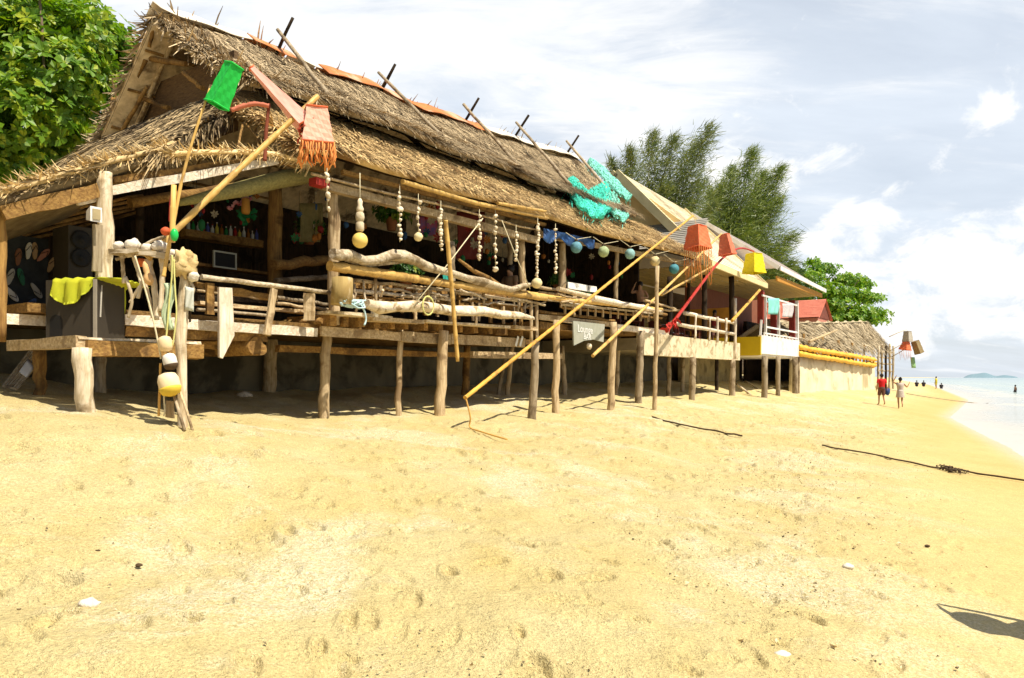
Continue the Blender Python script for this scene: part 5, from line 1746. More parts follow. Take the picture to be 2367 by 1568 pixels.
def lantern(c, wt, wb, h, m, label, rot=.5, tilt=(0, 0), tassel=None, tm=None, cord=None, name='cloth_lantern', ntas=16, tl=.35):
    """tapering four-sided cloth lantern, c = centre of its top"""
    o = empty(name, c, label, 'lantern', 'cloth lanterns hung from bamboo poles')
    R = Matrix.Rotation(tilt[0], 3, 'Y') @ Matrix.Rotation(tilt[1], 3, 'X') @ Matrix.Rotation(rot, 3, 'Z')
    rows = []
    for j in range(9):
        t = j / 8
        w = (wt + (wb - wt) * t) / 2
        row = []
        for i in range(33):
            s = (i % 32) / 8
            k, f = int(s), s - int(s)
            cr = [(-1, -1), (1, -1), (1, 1), (-1, 1), (-1, -1)]
            a, b = cr[k], cr[k + 1]
            x, y = a[0] + (b[0] - a[0]) * f, a[1] + (b[1] - a[1]) * f
            pinch = 1 - .07 * math.sin(math.pi * f) + .035 * math.sin(j * 2.1 + i * 1.3)
            row.append(Vector(c) + R @ Vector((x * w * pinch, y * w * pinch, -h * t)))
        rows.append(row)
    m0 = MB().grid(rows, False)
    m0.f.append(tuple(range(32)))
    m0.sm.append(False)
    m0.build('shade', m, o)
    for z, w in ((0, wt), (-h, wb)):
        fr = MB()
        q = [Vector(c) + R @ Vector((x * w / 2, y * w / 2, z)) for x, y in ((-1, -1), (1, -1), (1, 1), (-1, 1), (-1, -1))]
        fr.tube(q, .012, 5)
        fr.build('rim', tm or m, o)
    if tassel:
        tb = MB()
        for k in range(ntas):
            s = 4 * k / ntas
            i, f = int(s), s - int(s)
            cr = [(-1, -1), (1, -1), (1, 1), (-1, 1), (-1, -1)]
            a, b = cr[i], cr[i + 1]
            p = Vector(c) + R @ Vector(((a[0] + (b[0] - a[0]) * f) * wb / 2, (a[1] + (b[1] - a[1]) * f) * wb / 2, -h))
            l = tl * rnd.uniform(.5, 1.2)
            q = [p + Vector((rnd.gauss(0, .006) * (1 + z * 3), rnd.gauss(0, .006) * (1 + z * 3), -l * z)) for z in (0, .35, .7, 1)]
            tb.tube(q, [.010, .008, .014, .007], 5)
        tb.build('fringe', tassel, o)
    if cord is not None:
        MB().tube([Vector(c), Vector(cord)], .008, 5).build('cord', rope_m, o)
    return o


peach = lit('peach_cloth', (.86, .47, .36), (.80, .39, .28), 2, .8)
orange = lit('orange_cloth', (.80, .19, .075), (.70, .13, .05), 2, .8)
tas = lit('orange_tassel', (.78, .20, .04), (.70, .36, .12), 8, .9)
gre = lit('green_cloth', (.015, .55, .06), (.012, .42, .05), 2, .7)
ylw = lit('yellow_cloth', (.80, .66, .01), (.66, .52, .01), 3, .7)
k0 = PT(731, 252, 1.28)
s_ = 1 / F * k0.y
lantern(k0, 46 * s_, 70 * s_, 82 * s_, peach, 'peach pink lantern with orange fringe hanging at the corner of the thatch', .35, (0, .05), tas, orange, PT(733, 226, 1.3), ntas=44, tl=.28)
m = MB()
c_ = k0 + Vector((0, 0, -82 * s_ - .02))
m.lathe(c_, [(35 * s_, 0), (34 * s_, -.07), (30 * s_, -.15)], 4, (0, 0, 1))
k1 = PT(541, 152, .05)
lantern(k1, 32 * ppx, 42 * ppx, 100 * ppx, gre, 'bright green lantern swinging out at the tip of the thin pole', .9, (.42, .0), None, gre, PT(485, 206, .05))
k2 = PT(582, 158, 1.2)
lantern(k2, .06, .20, 1.02, lit('pink_cloth', (.84, .42, .34), (.74, .32, .25), 2, .8), 'slim pink lantern stretched flat by the wind between the green and the peach one', .4, (-.76, 0), lit('red_fringe', (.60, .10, .06)), orange, PT(600, 170, 1.2), ntas=12, tl=.12)
k3 = onv(1612, 524, 9.3)
s_ = 1 / F * k3.y
lantern(k3, 30 * s_, 46 * s_, 52 * s_, orange, 'largest orange lantern with long tangled tassels in front of the bungalow roof', .62, (0, -.08), tas, orange, pB, ntas=26, tl=1.1)
k4 = onv(1675, 542, 9.5)
s_ = 1 / F * k4.y
lantern(k4, 17 * s_, 32 * s_, 48 * s_, lit('brick_cloth', (.62, .13, .06), (.72, .20, .11), 2, .8), 'smaller red orange lantern hanging right of the largest one', .9, (-.14, 0), None, orange, pD)
k5 = onv(1743, 587, 9.7)
s_ = 1 / F * k5.y
lantern(k5, 26 * s_, 38 * s_, 45 * s_, ylw, 'yellow lantern hanging in front of the lilac gable', .5, (.0, 0), None, ylw, onv(1743, 582, 9.7))

# far lanterns beyond the palm shelter
YF = 61
for x0, y0, x1, y1, lb in ((2055, 779, 2096, 762, 'thin pole sticking out from the end of the palm shelter'), (2058, 811, 2098, 790, 'thin pole with the small orange lantern at the far end'), (2060, 826, 2122, 792, 'thin pole with the brown lantern at the far end')):
    one(MB().tube([atY(x0, y0, YF), atY((x0 + x1) / 2, (y0 + y1) / 2 - 1, YF), atY(x1, y1, YF)], [.04, .035, .025], 6), 'thin_pole', wood('drift', 'u'), lb, 'pole')
s_ = YF / F
lantern(atY(2098, 766, YF), 12 * s_, 17 * s_, 24 * s_, lit('grey_cloth', (.50, .44, .36), (.34, .29, .22), 2, .8), 'small grey lantern far off beyond the palm shelter', .5, (0, 0), None, None, atY(2096, 762, YF))
lantern(atY(2095, 789, YF), 10 * s_, 20 * s_, 20 * s_, orange, 'small orange lantern far off beyond the palm shelter', .5, (.15, 0), tas, None, atY(2098, 790, YF), ntas=14, tl=.8)
lantern(atY(2115, 789, YF), 13 * s_, 15 * s_, 30 * s_, lit('olive_cloth', (.30, .22, .10), (.22, .15, .07), 2, .8), 'small brown lantern far off, farthest out over the beach', .5, (-.35, 0), None, None, atY(2120, 791, YF))
one(MB().grid([[atY(2104 + 5 * i + j * .6, 826 + 5 * j, YF + .05 * math.sin(i + j)) for i in range(3)] for j in range(6)], True, .02, (0, 1, 0)), 'green_pennant', lit('pale_green_cloth', (.30, .50, .22)), 'small pale green pennant hanging below the far orange lantern', 'pennant')

# ---- shell strings under the eave
shell_proto = []
for k in range(3):
    mbp = MB().ball((0, 0, 0), (.055, .03, .045) if k else (.04, .04, .035), 8, 6, .5, 2.5, k * 3.3)
    o = mbp.build('shell', shell_m, None, (0, 0, 0))
    shell_proto.append(o)


def garland(x, y0, y1, v, label, dens=1.0, end=None, xb=None):
    a, b = onv(x, y0, v), onv(xb or x, y1, v)
    g = empty('shell_string', a, label, 'shell string', 'strings of shells hanging from the eave')
    L = (a - b).length
    MB().tube([a + Vector((0, 0, .12)), a.lerp(b, .5), b], .006, 5).build('string', rope_m, g)
    n = max(4, int(L / .10 * dens))
    for k in range(n):
        c = shell_proto[rnd.randrange(3)].copy()
        COL.objects.link(c)
        c.name = 'shell'
        c.parent = g
        p = a.lerp(b, (k + .6 + rnd.uniform(-.2, .2)) / n)
        c.location = p - a + Vector((rnd.gauss(0, .012), rnd.gauss(0, .012), 0))
        c.rotation_euler = (rnd.uniform(0, 3), rnd.uniform(0, 3), rnd.uniform(0, 3))
        q = rnd.uniform(.6, 1.35)
        c.scale = (q, q, q)
    if end:
        MB().ball(b, end, 12, 9, .12, 2).build('end_ball', lit('end_cream', (.80, .66, .36)), g)
    return g


garland(756, 395, 487, 10.15, 'shell string against the stout corner post')
garland(924, 440, 560, 10.0, 'shell string right of the yellow ball, ending just above the driftwood rail', 1.1)
garland(967, 462, 548, 10.0, 'shell string with a small cream ball at its lower end', 1.0, .09)
garland(1019, 478, 580, 10.0, 'dense shell string beside the hanging bamboo pole', 1.35)
garland(1108, 496, 604, 10.0, 'shell string with a starfish shaped bunch at its top', 1.1)
garland(1145, 490, 628, 10.0, 'long loose shell string left of the woman at the rail', .8)
garland(1193, 532, 604, 10.0, 'short shell string above the woman at the rail', 1.1)
garland(1284, 528, 633, 10.0, 'shell string under the blue tarpaulin', 1.2)
garland(1243, 515, 655, 9.95, 'thick shell rope ending in a white float at the rail end', 1.5, .13, 1241)
for o in shell_proto:
    bpy.data.objects.remove(o)
bs = empty('float_string', onv(832, 412, 10.0), 'string of wooden floats ending in a big yellow ball', 'float string')
p = lambda y: onv(832, y, 10.0)
s_ = 1 / F * p(480).y
MB().tube([p(400), p(480)], .008, 5).build('string', rope_m, bs)
MB().lathe(p(477), [(.02, .14), (.05, .09), (.04, .02), (.07, -.05), (.05, -.12)], 10).build('shell_cluster', shell_m, bs)
wf = lit('wood_float', (.66, .56, .40), (.45, .36, .22), 9, .9, bump=.6)
MB().lathe(p(502), [(4 * s_, 13 * s_), (9 * s_, 9 * s_), (10.5 * s_, 0), (9 * s_, -9 * s_), (4 * s_, -13 * s_)], 12).build('wooden_float', wf, bs)
MB().lathe(p(524), [(7 * s_, 11 * s_), (9.5 * s_, 8 * s_), (9.5 * s_, -8 * s_), (7 * s_, -11 * s_)], 12).build('wooden_float', wf, bs)
MB().ball(p(556), 18 * s_, 20, 14).build('yellow_ball', lit('yellow_float', (.82, .60, .16), (.72, .48, .12), 2, .5), bs)
one(MB().bamboo([onv(1030, 510, 9.75), onv(1043, 650, 9.72), onv(1058, 836, 9.7)], .043, .036), 'hanging_bamboo', bamboo('z'), 'bamboo length hanging upright from the eave down past the deck edge', 'bamboo')

# globe lamps on a zigzag cord
gl = [(1332, 572, 13.3, 'blue', (.14, .34, .42), 'sea blue globe lamp, nearest of the row under the eave'), (1395, 582, 12.8, 'lime', (.42, .50, .26), 'pale green globe lamp, second in the row under the eave'),
      (1456, 587.5, 12, 'teal', (.30, .52, .50), 'pale teal globe lamp, third in the row under the eave'), (1514, 604, 11.5, 'cream', (.78, .62, .32), 'cream yellow globe lamp in the row under the eave'),
      (1558, 622, 11.5, 'deep', (.08, .30, .36), 'deep teal globe lamp, farthest of the row under the eave')]
for x, y, r, cn_, c, lb in gl:
    p = onv(x, y, 9.9)
    s_ = p.y / F
    o = empty('globe_lamp', p, lb, 'globe lamp', 'globe lamps strung under the eave')
    mb = MB()
    mb.ball(p, r * s_, 18, 13, .10, 5, x)
    mb.build('globe', lit('globe_' + cn_, c, tuple(q * .6 for q in c), 14, .7, bump=.4), o)
    MB().lathe(p + Vector((0, 0, r * s_)), [(.05, -.02), (.05, .05), (.02, .07)], 8).build('socket', rope_d, o)
    m = MB()
    m.tube([onv(x - 24, y - 34, 9.95), p + Vector((0, 0, r * s_ + .06)), onv(x + 34, y - 24, 9.95)], .009, 5)
    m.build('cord', rope_m, o)

# ---- tarpaulin and turquoise nets
rows = [[onv(1256 + 118 * i / 17, 528 + 26 * i / 17 + (j / 5) * (26 + 8 * math.sin(i * .9) - 10 * (i / 17)), 10.2 + .05 * math.sin(i * 1.7 + j)) for i in range(18)] for j in range(6)]
one(MB().grid(rows, True, .008, (VX, VY, 0)), 'blue_tarpaulin', lit('blue_tarp', (.03, .10, .27), (.02, .06, .17), 2, .6), 'blue tarpaulin bunched under the thatch behind the first globe lamp', 'tarpaulin')
tq = lit('turquoise_net', (.02, .50, .36), (.10, .66, .52), 5, .8, stretch=(3, 3, .6))
tq2 = lit('turquoise_net_pale', (.16, .60, .48), (.28, .68, .55), 5, .8)


for q_ in (tq, tq2):                                        # open mesh: light passes between the cords
    t_ = q_.node_tree
    vo = NN(t_, 'ShaderNodeTexVoronoi', feature='DISTANCE_TO_EDGE')
    vo.inputs['Scale'].default_value = 10
    t_.links.new(NN(t_, 'ShaderNodeTexCoord').outputs['Object'], vo.inputs['Vector'])
    t_.links.new(MR(t_, vo.outputs['Distance'], .11, .17, 1, .15), t_.nodes['Principled BSDF'].inputs['Alpha'])


def roof_at(x, y, off=.12):
    """point on the roof seen at a pixel, lifted clear of the thatch"""
    best = None
    for k in range(60):
        v = 10.1 + 4.9 * k / 59
        p = onv(x, y, v)
        u = UV(p)[0]
        z = lower(u, (v - EV) / (BV - EV)).z if v < BV else upper(u, (v - BV + .2) / (RV - BV + .2)).z
        d = p.z - z
        if best is None or abs(d) < best[0]:
            best = (abs(d), p)
    n = Vector((-VX * .55, -VY * .55, .8)).normalized()
    return best[1] + n * off


def netband(spine, widths, m, label, folds=5, name='fishing_net'):
    """gathered net: one crumpled sheet laid along a spine of pixels, with loose ends"""
    n = 5 * (len(spine) - 1) + 1
    sx = np.interp(np.linspace(0, len(spine) - 1, n), range(len(spine)), [p[0] for p in spine])
    sy = np.interp(np.linspace(0, len(spine) - 1, n), range(len(spine)), [p[1] for p in spine])
    sw_ = np.interp(np.linspace(0, len(spine) - 1, n), range(len(spine)), widths)
    dx, dy = np.gradient(sx), np.gradient(sy)
    rows = []
    K = 6 * folds + 1
    for i in range(n):
        l = math.hypot(dx[i], dy[i])
        w = sw_[i] * (1 + .25 * mnoise.noise((i * .9, sx[0] * .1, 3)))
        row = []
        for k in range(K):
            q = k / (K - 1) - .5
            p = roof_at(sx[i] - dy[i] / l * w * q, sy[i] + dx[i] / l * w * q, .24)
            p += Vector((-VX * .55, -VY * .55, .8)) * (.10 + .09 * math.sin(q * folds * 6.28 + .5 * math.sin(i * .7)) + .05 * mnoise.noise((i * .6, k * .7, sx[0])))
            row.append(p)
        rows.append(row)
    mb = MB().grid(rows, True, .01, (-VX, -VY, 1))
    for _ in range(34):
        i = rnd.randrange(n)
        q = rnd.choice((-.5, .5, rnd.uniform(-.5, .5)))
        l = math.hypot(dx[i], dy[i])
        p = roof_at(sx[i] - dy[i] / l * sw_[i] * q, sy[i] + dx[i] / l * sw_[i] * q, .2)
        mb.tube([p, p + Vector((rnd.gauss(0, .12), rnd.gauss(0, .08), -rnd.uniform(.1, .4)))], .010, 4)
    return one(mb, name, m, label, 'fishing net')


netband([(1304, 436), (1318, 460), (1342, 486), (1368, 500), (1390, 514)], [12, 30, 46, 52, 30], tq, 'turquoise fishing net sagging across the lower thatch between two roof poles', 6)
netband([(1366, 452), (1376, 470), (1384, 490), (1392, 512)], [46, 46, 36, 20], tq, 'turquoise fishing net bunched upright beside the last roof pole', 6)
netband([(1395, 470), (1405, 490), (1418, 510), (1436, 528)], [22, 26, 26, 14], tq2, 'pale turquoise net trailing down to the thatch edge', 4)
netband([(1351, 388), (1375, 408), (1400, 434), (1425, 460), (1446, 478)], [8, 18, 20, 18, 12], tq2, 'pale turquoise net laid along the outer edge of the thatch', 5)

# ---- chalk sign under the deck edge
sg = empty('chalk_sign', onv(1360, 765, 10.45), 'grey green chalk sign with white lettering hung under the deck edge', 'sign')
px4 = ((1325, 742), (1398, 750), (1395, 791), (1372, 785), (1350, 788), (1327, 799))
P = [onv(x, y, 10.38) for x, y in px4]
MB().add(P + [p + W3(0, .04, 0) for p in P], [tuple(range(6)), tuple(reversed(range(6, 12)))] + [(i, i + 6, (i + 1) % 6 + 6, (i + 1) % 6) for i in range(6)]).build('board', lit('sign_board', (.30, .31, .24), (.40, .39, .33), 5, .9), sg)


def lettering(text, x, y, hpx, v, parent, m, slope=0.0):
    cu = bpy.data.curves.new('lettering', 'FONT')
    cu.body = text
    cu.extrude = .004
    cu.offset = .012
    o = bpy.data.objects.new('tmp', cu)
    COL.objects.link(o)
    bpy.context.view_layer.update()
    me = bpy.data.meshes.new_from_object(o.evaluated_get(bpy.context.evaluated_depsgraph_get()))
    bpy.data.objects.remove(o)
    p = onv(x, y, v)
    s = hpx / F * p.y / .70
    R = Matrix(((UX * s, 0, -VX * s, 0), (UY * s, 0, -VY * s, 0), (slope * s, s, 0, 0), (0, 0, 0, 1)))
    me.transform(Matrix.Translation(p - ORG[parent.name]) @ R)
    me.materials.clear()
    me.materials.append(m)
    q = bpy.data.objects.new('lettering', me)
    COL.objects.link(q)
    q.parent = parent
    return q


chalk = lit('chalk_white', (.84, .83, .78))
lettering('Lounge', 1335, 767, 17, 10.37, sg, chalk, -.02)
lettering('BAR', 1349, 784, 13.5, 10.37, sg, chalk, -.02)
one(MB().ball(onv(1362, 801, 10.3), (.08, .07, .09), 10, 8, .3, 2, 1), 'shell_pendant', shell_m, 'pale shell hanging just below the chalk sign', 'shell')
# white plank sign on the far terrace rail
pl_ = MB().beam(onv(1312, 660, 10.4), onv(1378, 670, 10.4), .05, 15 / F * 20, (0, 0, 1), .01, 3)
one(pl_, 'white_plank', lit('white_scrawled', (.82, .80, .74), (.74, .70, .62), 6, .7, c3=(.10, .09, .08), s3=3.2), 'white plank with dark scrawls on the far terrace rail', 'plank')

# ---- corner block, rope tangle, jug
cb = MB()
P = onv(790, 705, 10.0)
cb.tube([onv(789, 705, 10.0), onv(790, 672, 10.0), onv(791, 643, 10.0)], [.20, .19, .18], 12, True, True, .18, 2)
one(cb, 'log_block', lit('split_log', (.44, .32, .12), (.28, .18, .06), 5, .9, bump=.8, stretch=(1, 1, .3), c3=(.62, .50, .32), s3=2.5), 'short upright log block at the foot of the corner post', 'log')
tb = MB()
for k in range(9):
    c = [onv(785 + rnd.uniform(0, 62), 706 + rnd.uniform(-12, 8), 9.85 + rnd.uniform(-.05, .1)) for _ in range(5)]
    tb.tube(curve(c, 4), .016, 6)
tb.tube(curve([onv(835, 705, 9.85), onv(843, 722, 9.85), onv(846, 740, 9.85), onv(842, 752, 9.85)], 4), .018, 6)
one(tb, 'blue_rope', rope_b, 'pale blue rope tangled round the end of the knobbly log', 'rope')
yk = MB()
for k in range(6):
    a = rnd.uniform(0, 6.28)
    c = [onv(975, 708, 10.05) + Vector((.17 * math.cos(a + t) * .6, .17 * math.cos(a + t) * .6, .19 * math.sin(a + t))) + W3(0, -.17, 0) for t in (0, 1, 2, 3)]
    yk.tube(curve(c, 3), .014, 5)
one(yk, 'yellow_rope_knot', rope_y, 'yellow rope knotted round the middle of the knobbly log', 'rope')
for x0, y0, x1, y1, lb in ((1116, 505, 952, 712, 'slack cord stretched from the eave down to the yellow knot'), (1160, 510, 1225, 668, 'cord stretched from the eave to the rail beside the woman')):
    one(MB().tube([onv(x0, y0, 10.0), onv((x0 + x1) / 2, (y0 + y1) / 2 + 4, 9.95), onv(x1, y1, 9.9)], .012, 5), 'cord', rope_m, lb, 'cord')
one(MB().lathe(onv(866, 722, 10.2), [(.05, -.10), (.07, -.08), (.07, .04), (.04, .08), (.04, .10)], 12), 'white_jug', white, 'small white jug on the deck edge under the knobbly log', 'jug')
one(MB().box(UV(onv(714, 420, 10.5))[0], UV(onv(745, 420, 10.5))[0], 10.3, 10.5, onv(730, 430, 10.4).z, onv(730, 413, 10.4).z), 'red_box', lit('red_box', (.38, .03, .02)), 'small red box under the eave beside the corner post', 'box')

# ---- sticks tied under the fascia
for x, lb in ((1195, 'left one of two short white tickets on the fascia'), (1205, 'right one of two short white tickets on the fascia')):
    one(MB().beam(onv(x + 3, 778, 10.46), onv(x - 3, 800, 10.46), .012, .07, (UX, UY, 0)), 'white_tag', chalk, lb, 'tag', 'white tags on the fascia')

# ---- bar interior, glimpsed in the gloom
ct = empty('bar_counter', W3(9.5, 14, 3.0), 'dark bar counter inside the thatched bar with a plank front', 'bar counter')
a, b = onv(450, 650, 13.2), onv(622, 660, 13.2)
ua, ub = UV(a)[0], UV(b)[0]
MB().box(ua, ub, 13.2, 13.25, 2.99, onv(540, 628, 13.2).z).build('front', wood('dark', 'u'), ct)
MB().box(ua - .1, ub + .1, 13.1, 13.8, onv(540, 626, 13.2).z, onv(540, 620, 13.2).z).build('top', wood('brown', 'u'), ct)
sh = empty('bottle_shelf', onv(500, 560, 14.6), 'brown shelf crowded with bottles at the back of the bar', 'shelf')
a, b = onv(418, 540, 14.6), onv(598, 566, 14.6)
MB().beam(a, b, .35, .16, (0, 0, 1), .01, 4).build('shelf_board', wood('brown', 'u'), sh)
MB().beam(onv(430, 541, 14.75), onv(430, 640, 14.75), .1, .1, (UX, UY, 0)).build('bracket', wood('dark', 'z'), sh)
MB().beam(onv(590, 566, 14.75), onv(590, 640, 14.75), .1, .1, (UX, UY, 0)).build('bracket', wood('dark', 'z'), sh)
gm = {'green': (.03, .25, .06), 'amber': (.35, .14, .02), 'clear': (.7, .7, .66), 'red': (.5, .03, .02), 'yellow': (.65, .55, .10), 'blue': (.10, .12, .4)}
bprot = {}
for k in range(17):
    q = (k + .5) / 17
    cn_ = ('amber', 'clear', 'green', 'clear', 'red', 'blue', 'clear', 'yellow', 'amber', 'green', 'clear', 'red', 'yellow', 'clear', 'amber', 'clear', 'blue')[k]
    p = a.lerp(b, q) + Vector((0, 0, .085))
    o = empty('bottle', p, '%s bottle in the row on the brown shelf at the back of the bar' % {'clear': 'clear glass', 'amber': 'amber'}.get(cn_, cn_), 'bottle', '%s bottles on the back shelf' % cn_)
    h = (.20, .26, .23)[k % 3]
    MB().lathe(p, [(.034, 0), (.038, .01), (.038, h * .6), (.014, h * .78), (.014, h)], 10).build('glass', lit('bottle_' + cn_, gm[cn_], None, 2, .2), o)
    MB().lathe(p + Vector((0, 0, h)), [(.016, -.015), (.016, .012)], 8).build('cap', white if k % 2 else red, o)
p = onv(568, 476, 12.8)
one(MB().lathe(p, [(.03, .16), (.075, .13), (.085, -.10), (.07, -.16), (.03, -.17)], 12), 'orange_lamp_shade', lit('amber_shade', (.60, .28, .05)), 'amber cylinder lamp shade hanging dark inside the bar', 'lamp shade')
gr = MB()
for k in range(26):
    q = onv(548 + rnd.uniform(0, 38), 498 + rnd.uniform(-8, 14), 13.0)
    d = Vector((rnd.gauss(0, 1), rnd.gauss(0, 1), rnd.gauss(0, 1))).normalized() * .12
    s = d.cross(Vector((0, 1, .3))).normalized() * .04
    gr.add([q, q + d * .6 + s, q + d, q + d * .6 - s], [(0, 1, 2, 3)])
one(gr, 'green_garland', lit('deep_green', (.01, .18, .06)), 'deep green leafy garland hanging below the amber lamp shade', 'garland')
rg_ = MB()
for k in range(16):
    rg_.ball(onv(528 + 3.4 * k, 480 - 1.6 * k + 5 * math.sin(k), 13.0), .035, 8, 6, .4, 2, k)
one(rg_, 'red_bead_garland', lit('red_beads', (.42, .02, .05), (.75, .5, .5), 9, .5), 'red and pink bead garland strung left of the amber lamp shade', 'garland')
mf = empty('menu_board', onv(519, 601, 13.0), 'dark menu board in a pale frame standing on the bar counter', 'menu board')
a, b = onv(496, 618, 13.0), onv(543, 586, 13.0)
u0, u1 = UV(a)[0], UV(b)[0]
MB().box(u0, u1, 13.0, 13.03, a.z, b.z).build('panel', void_m, mf)
m = MB()
m.box(u0 - .03, u0, 12.98, 13.02, a.z, b.z).box(u1, u1 + .03, 12.98, 13.02, a.z, b.z).box(u0, u1, 12.98, 13.02, b.z - .03, b.z).box(u0, u1, 12.98, 13.02, a.z, a.z + .03)
m.build('frame', lit('menu_frame', (.40, .40, .33)), mf)


def potted(p, r, label, m, pot=True):
    o = empty('potted_plant', p, label, 'plant')
    rg = np.random.default_rng(int(p.x * 100) % 999 + 1)
    d = rg.normal(size=(90, 3))
    d[:, 2] = np.abs(d[:, 2]) * .8
    d /= np.linalg.norm(d, axis=1)[:, None]
    P = np.array(p) + d * r * rg.uniform(.2, 1, 90)[:, None]
    V, Fq = leaf_arrays(P, d, 4, r * .5, r * .2, rg)
    np_part('foliage', V, Fq, m, o)
    if pot:
        MB().lathe(p - Vector((0, 0, .34)), [(.10, 0), (.14, .26), (.16, .26), (.16, .30), (.12, .30)], 12).build('pot', lit('clay_pot', (.30, .12, .05)), o)


pg = leafmat('pot_leaf', (.06, .16, .02), (.03, .09, .01), (.34, .40, .04), 4, .2)
potted(onv(938, 636, 10.9), .36, 'bushy green plant behind the bamboo rail under the driftwood', pg)
potted(onv(1345, 690, 11.0), .3, 'small green plant behind the white plank on the far terrace', pg)
potted(onv(1290, 655, 11.0), .28, 'yellow green plant on the rail beyond the woman', pg)
potted(onv(905, 500, 12.5), .45, 'dark trailing plant hanging inside the bar behind the shell strings', pg)
potted(onv(715, 530, 13.2), .35, 'dark leafy plant inside the bar left of the corner post', pg)
hung_cloth('green_cloth', 1022, 1052, 632, 656, 10.6, lit('teal_cloth', (.03, .36, .28)), 'teal green cloth hung on the terrace rail behind the bamboo pole')
hung_cloth('red_cloth', 965, 1010, 500, 545, 12.4, lit('dull_red_cloth', (.40, .05, .04), (.10, .10, .30), 6), 'red and blue patterned cloth hanging inside the bar')
hung_cloth('dark_red_curtain', 1055, 1120, 490, 600, 12.6, lit('curtain_red', (.20, .03, .02)), 'dark red curtain hanging inside the bar behind the hanging bamboo')
hung_cloth('straw_mat', 692, 745, 470, 560, 12.9, lit('straw_mat', (.26, .21, .08), (.15, .12, .04), 8), 'straw mat hanging inside the bar beside the corner post')

# trinkets hung from the rafters inside the bar
zones = ((430, 600, 440, 520, 13.2, 'above the bar counter'), (650, 760, 440, 560, 12.6, 'beside the stout inner post'), (800, 1060, 470, 560, 12.0, 'behind the shell strings'), (1060, 1210, 520, 610, 12.0, 'behind the hanging bamboo'), (1250, 1440, 590, 650, 12.2, 'behind the globe lamps'))
tcol = {'red': (.30, .02, .02), 'green': (.02, .16, .05), 'cream': (.50, .44, .32), 'blue': (.03, .09, .22), 'orange': (.45, .16, .02)}
for zx0, zx1, zy0, zy1, zv, wh in zones:
    for cn_ in tcol:
        for k in range(3):
            x, y = rnd.uniform(zx0, zx1), rnd.uniform(zy0, zy1)
            p = onv(x, y, zv + rnd.uniform(-.4, .5))
            o = empty('hanging_trinket', p, 'small %s trinket dangling in the dark %s' % (cn_, wh), 'trinket', '%s trinkets dangling %s' % (cn_, wh))
            r = rnd.uniform(.03, .07)
            if (k + len(cn_)) % 3 == 0:
                MB().lathe(p, [(r * .2, r * 1.6), (r, r * .8), (r * .9, -r), (r * .3, -r * 1.8)], 9).build('trinket_body', lit('trinket_' + cn_, tcol[cn_]), o)
            elif (k + len(cn_)) % 3 == 1:
                MB().ball(p, (r, r, r * 1.2), 9, 7, .4, 2, k + x).build('trinket_body', lit('trinket_' + cn_, tcol[cn_]), o)
            else:
                m = MB()
                for q in range(7):
                    a = q * .9
                    d = Vector((math.cos(a), .3 * math.sin(a * 2), math.sin(a))) * r * 2
                    s = Vector((-math.sin(a), 0, math.cos(a))) * r * .5
                    m.add([p, p + d * .6 + s, p + d, p + d * .6 - s], [(0, 1, 2, 3)])
                m.build('trinket_body', lit('trinket_' + cn_, tcol[cn_]), o)
            MB().tube([p, p + Vector((0, 0, .25 + .4 * rnd.random()))], .005, 4).build('cord', rope_d, o)

# tables and chairs on the two terraces
def chair(p, rot, m, label, group):
    o = empty('wooden_chair', p, label, 'chair', group)
    R = Matrix.Rotation(rot, 3, 'Z')
    w = lambda x, y, z: p + R @ Vector((x, y, z))
    bx = lambda x0, x1, y0, y1, z0, z1: MB().hexa([w(x0, y0, z0), w(x1, y0, z0), w(x1, y1, z0), w(x0, y1, z0), w(x0, y0, z1), w(x1, y0, z1), w(x1, y1, z1), w(x0, y1, z1)])
    bx(-.22, .22, -.22, .22, .43, .47).build('seat', m, o)
    for x in (-.2, .2):
        for y in (-.2, .2):
            bx(x - .02, x + .02, y - .02, y + .02, 0, .43 if y < 0 else .9).build('leg', m, o)
    bx(-.18, .18, .19, .215, .6, .88).build('backrest', m, o)


def table(p, m, label, group):
    o = empty('terrace_table', p, label, 'table', group)
    MB().hexa([p + Vector(q) for q in ((-.45, -.45, .70), (.45, -.45, .70), (.45, .45, .70), (-.45, .45, .70), (-.45, -.45, .74), (.45, -.45, .74), (.45, .45, .74), (-.45, .45, .74))]).build('tabletop', m, o)
    for x in (-.38, .38):
        for y in (-.38, .38):
            MB().beam(p + Vector((x, y, 0)), p + Vector((x, y, .70)), .05, .05, (1, 0, 0)).build('leg', m, o)


mah = lit('mahogany', (.20, .055, .03), (.12, .03, .018), 3, .5)
for i, (u, v, z) in enumerate(((24.4, 12.2, 3.3), (27.2, 12.0, 3.3), (29.9, 12.1, 3.3))):
    wh = ('beside the bar end wall', 'in the middle of the bungalow terrace', 'near the yellow parapet')[i]
    table(W3(u, v, z), mah, 'dark red terrace table ' + wh, 'tables on the bungalow terrace')
    chair(W3(u - .75, v, z), UANG + 1.57, mah, 'dark red chair, bar side of table ' + wh, 'chairs on the bungalow terrace')
    chair(W3(u + .75, v, z), UANG - 1.57, mah, 'dark red chair, far side of table ' + wh, 'chairs on the bungalow terrace')
table(W3(14.3, 12.3, 2.98), wood('dark', 'u'), 'dark bar table behind the woman at the rail', None)
table(W3(20.8, 12.3, 3.48), wood('dark', 'u'), 'dark bar table on the raised far terrace', None)

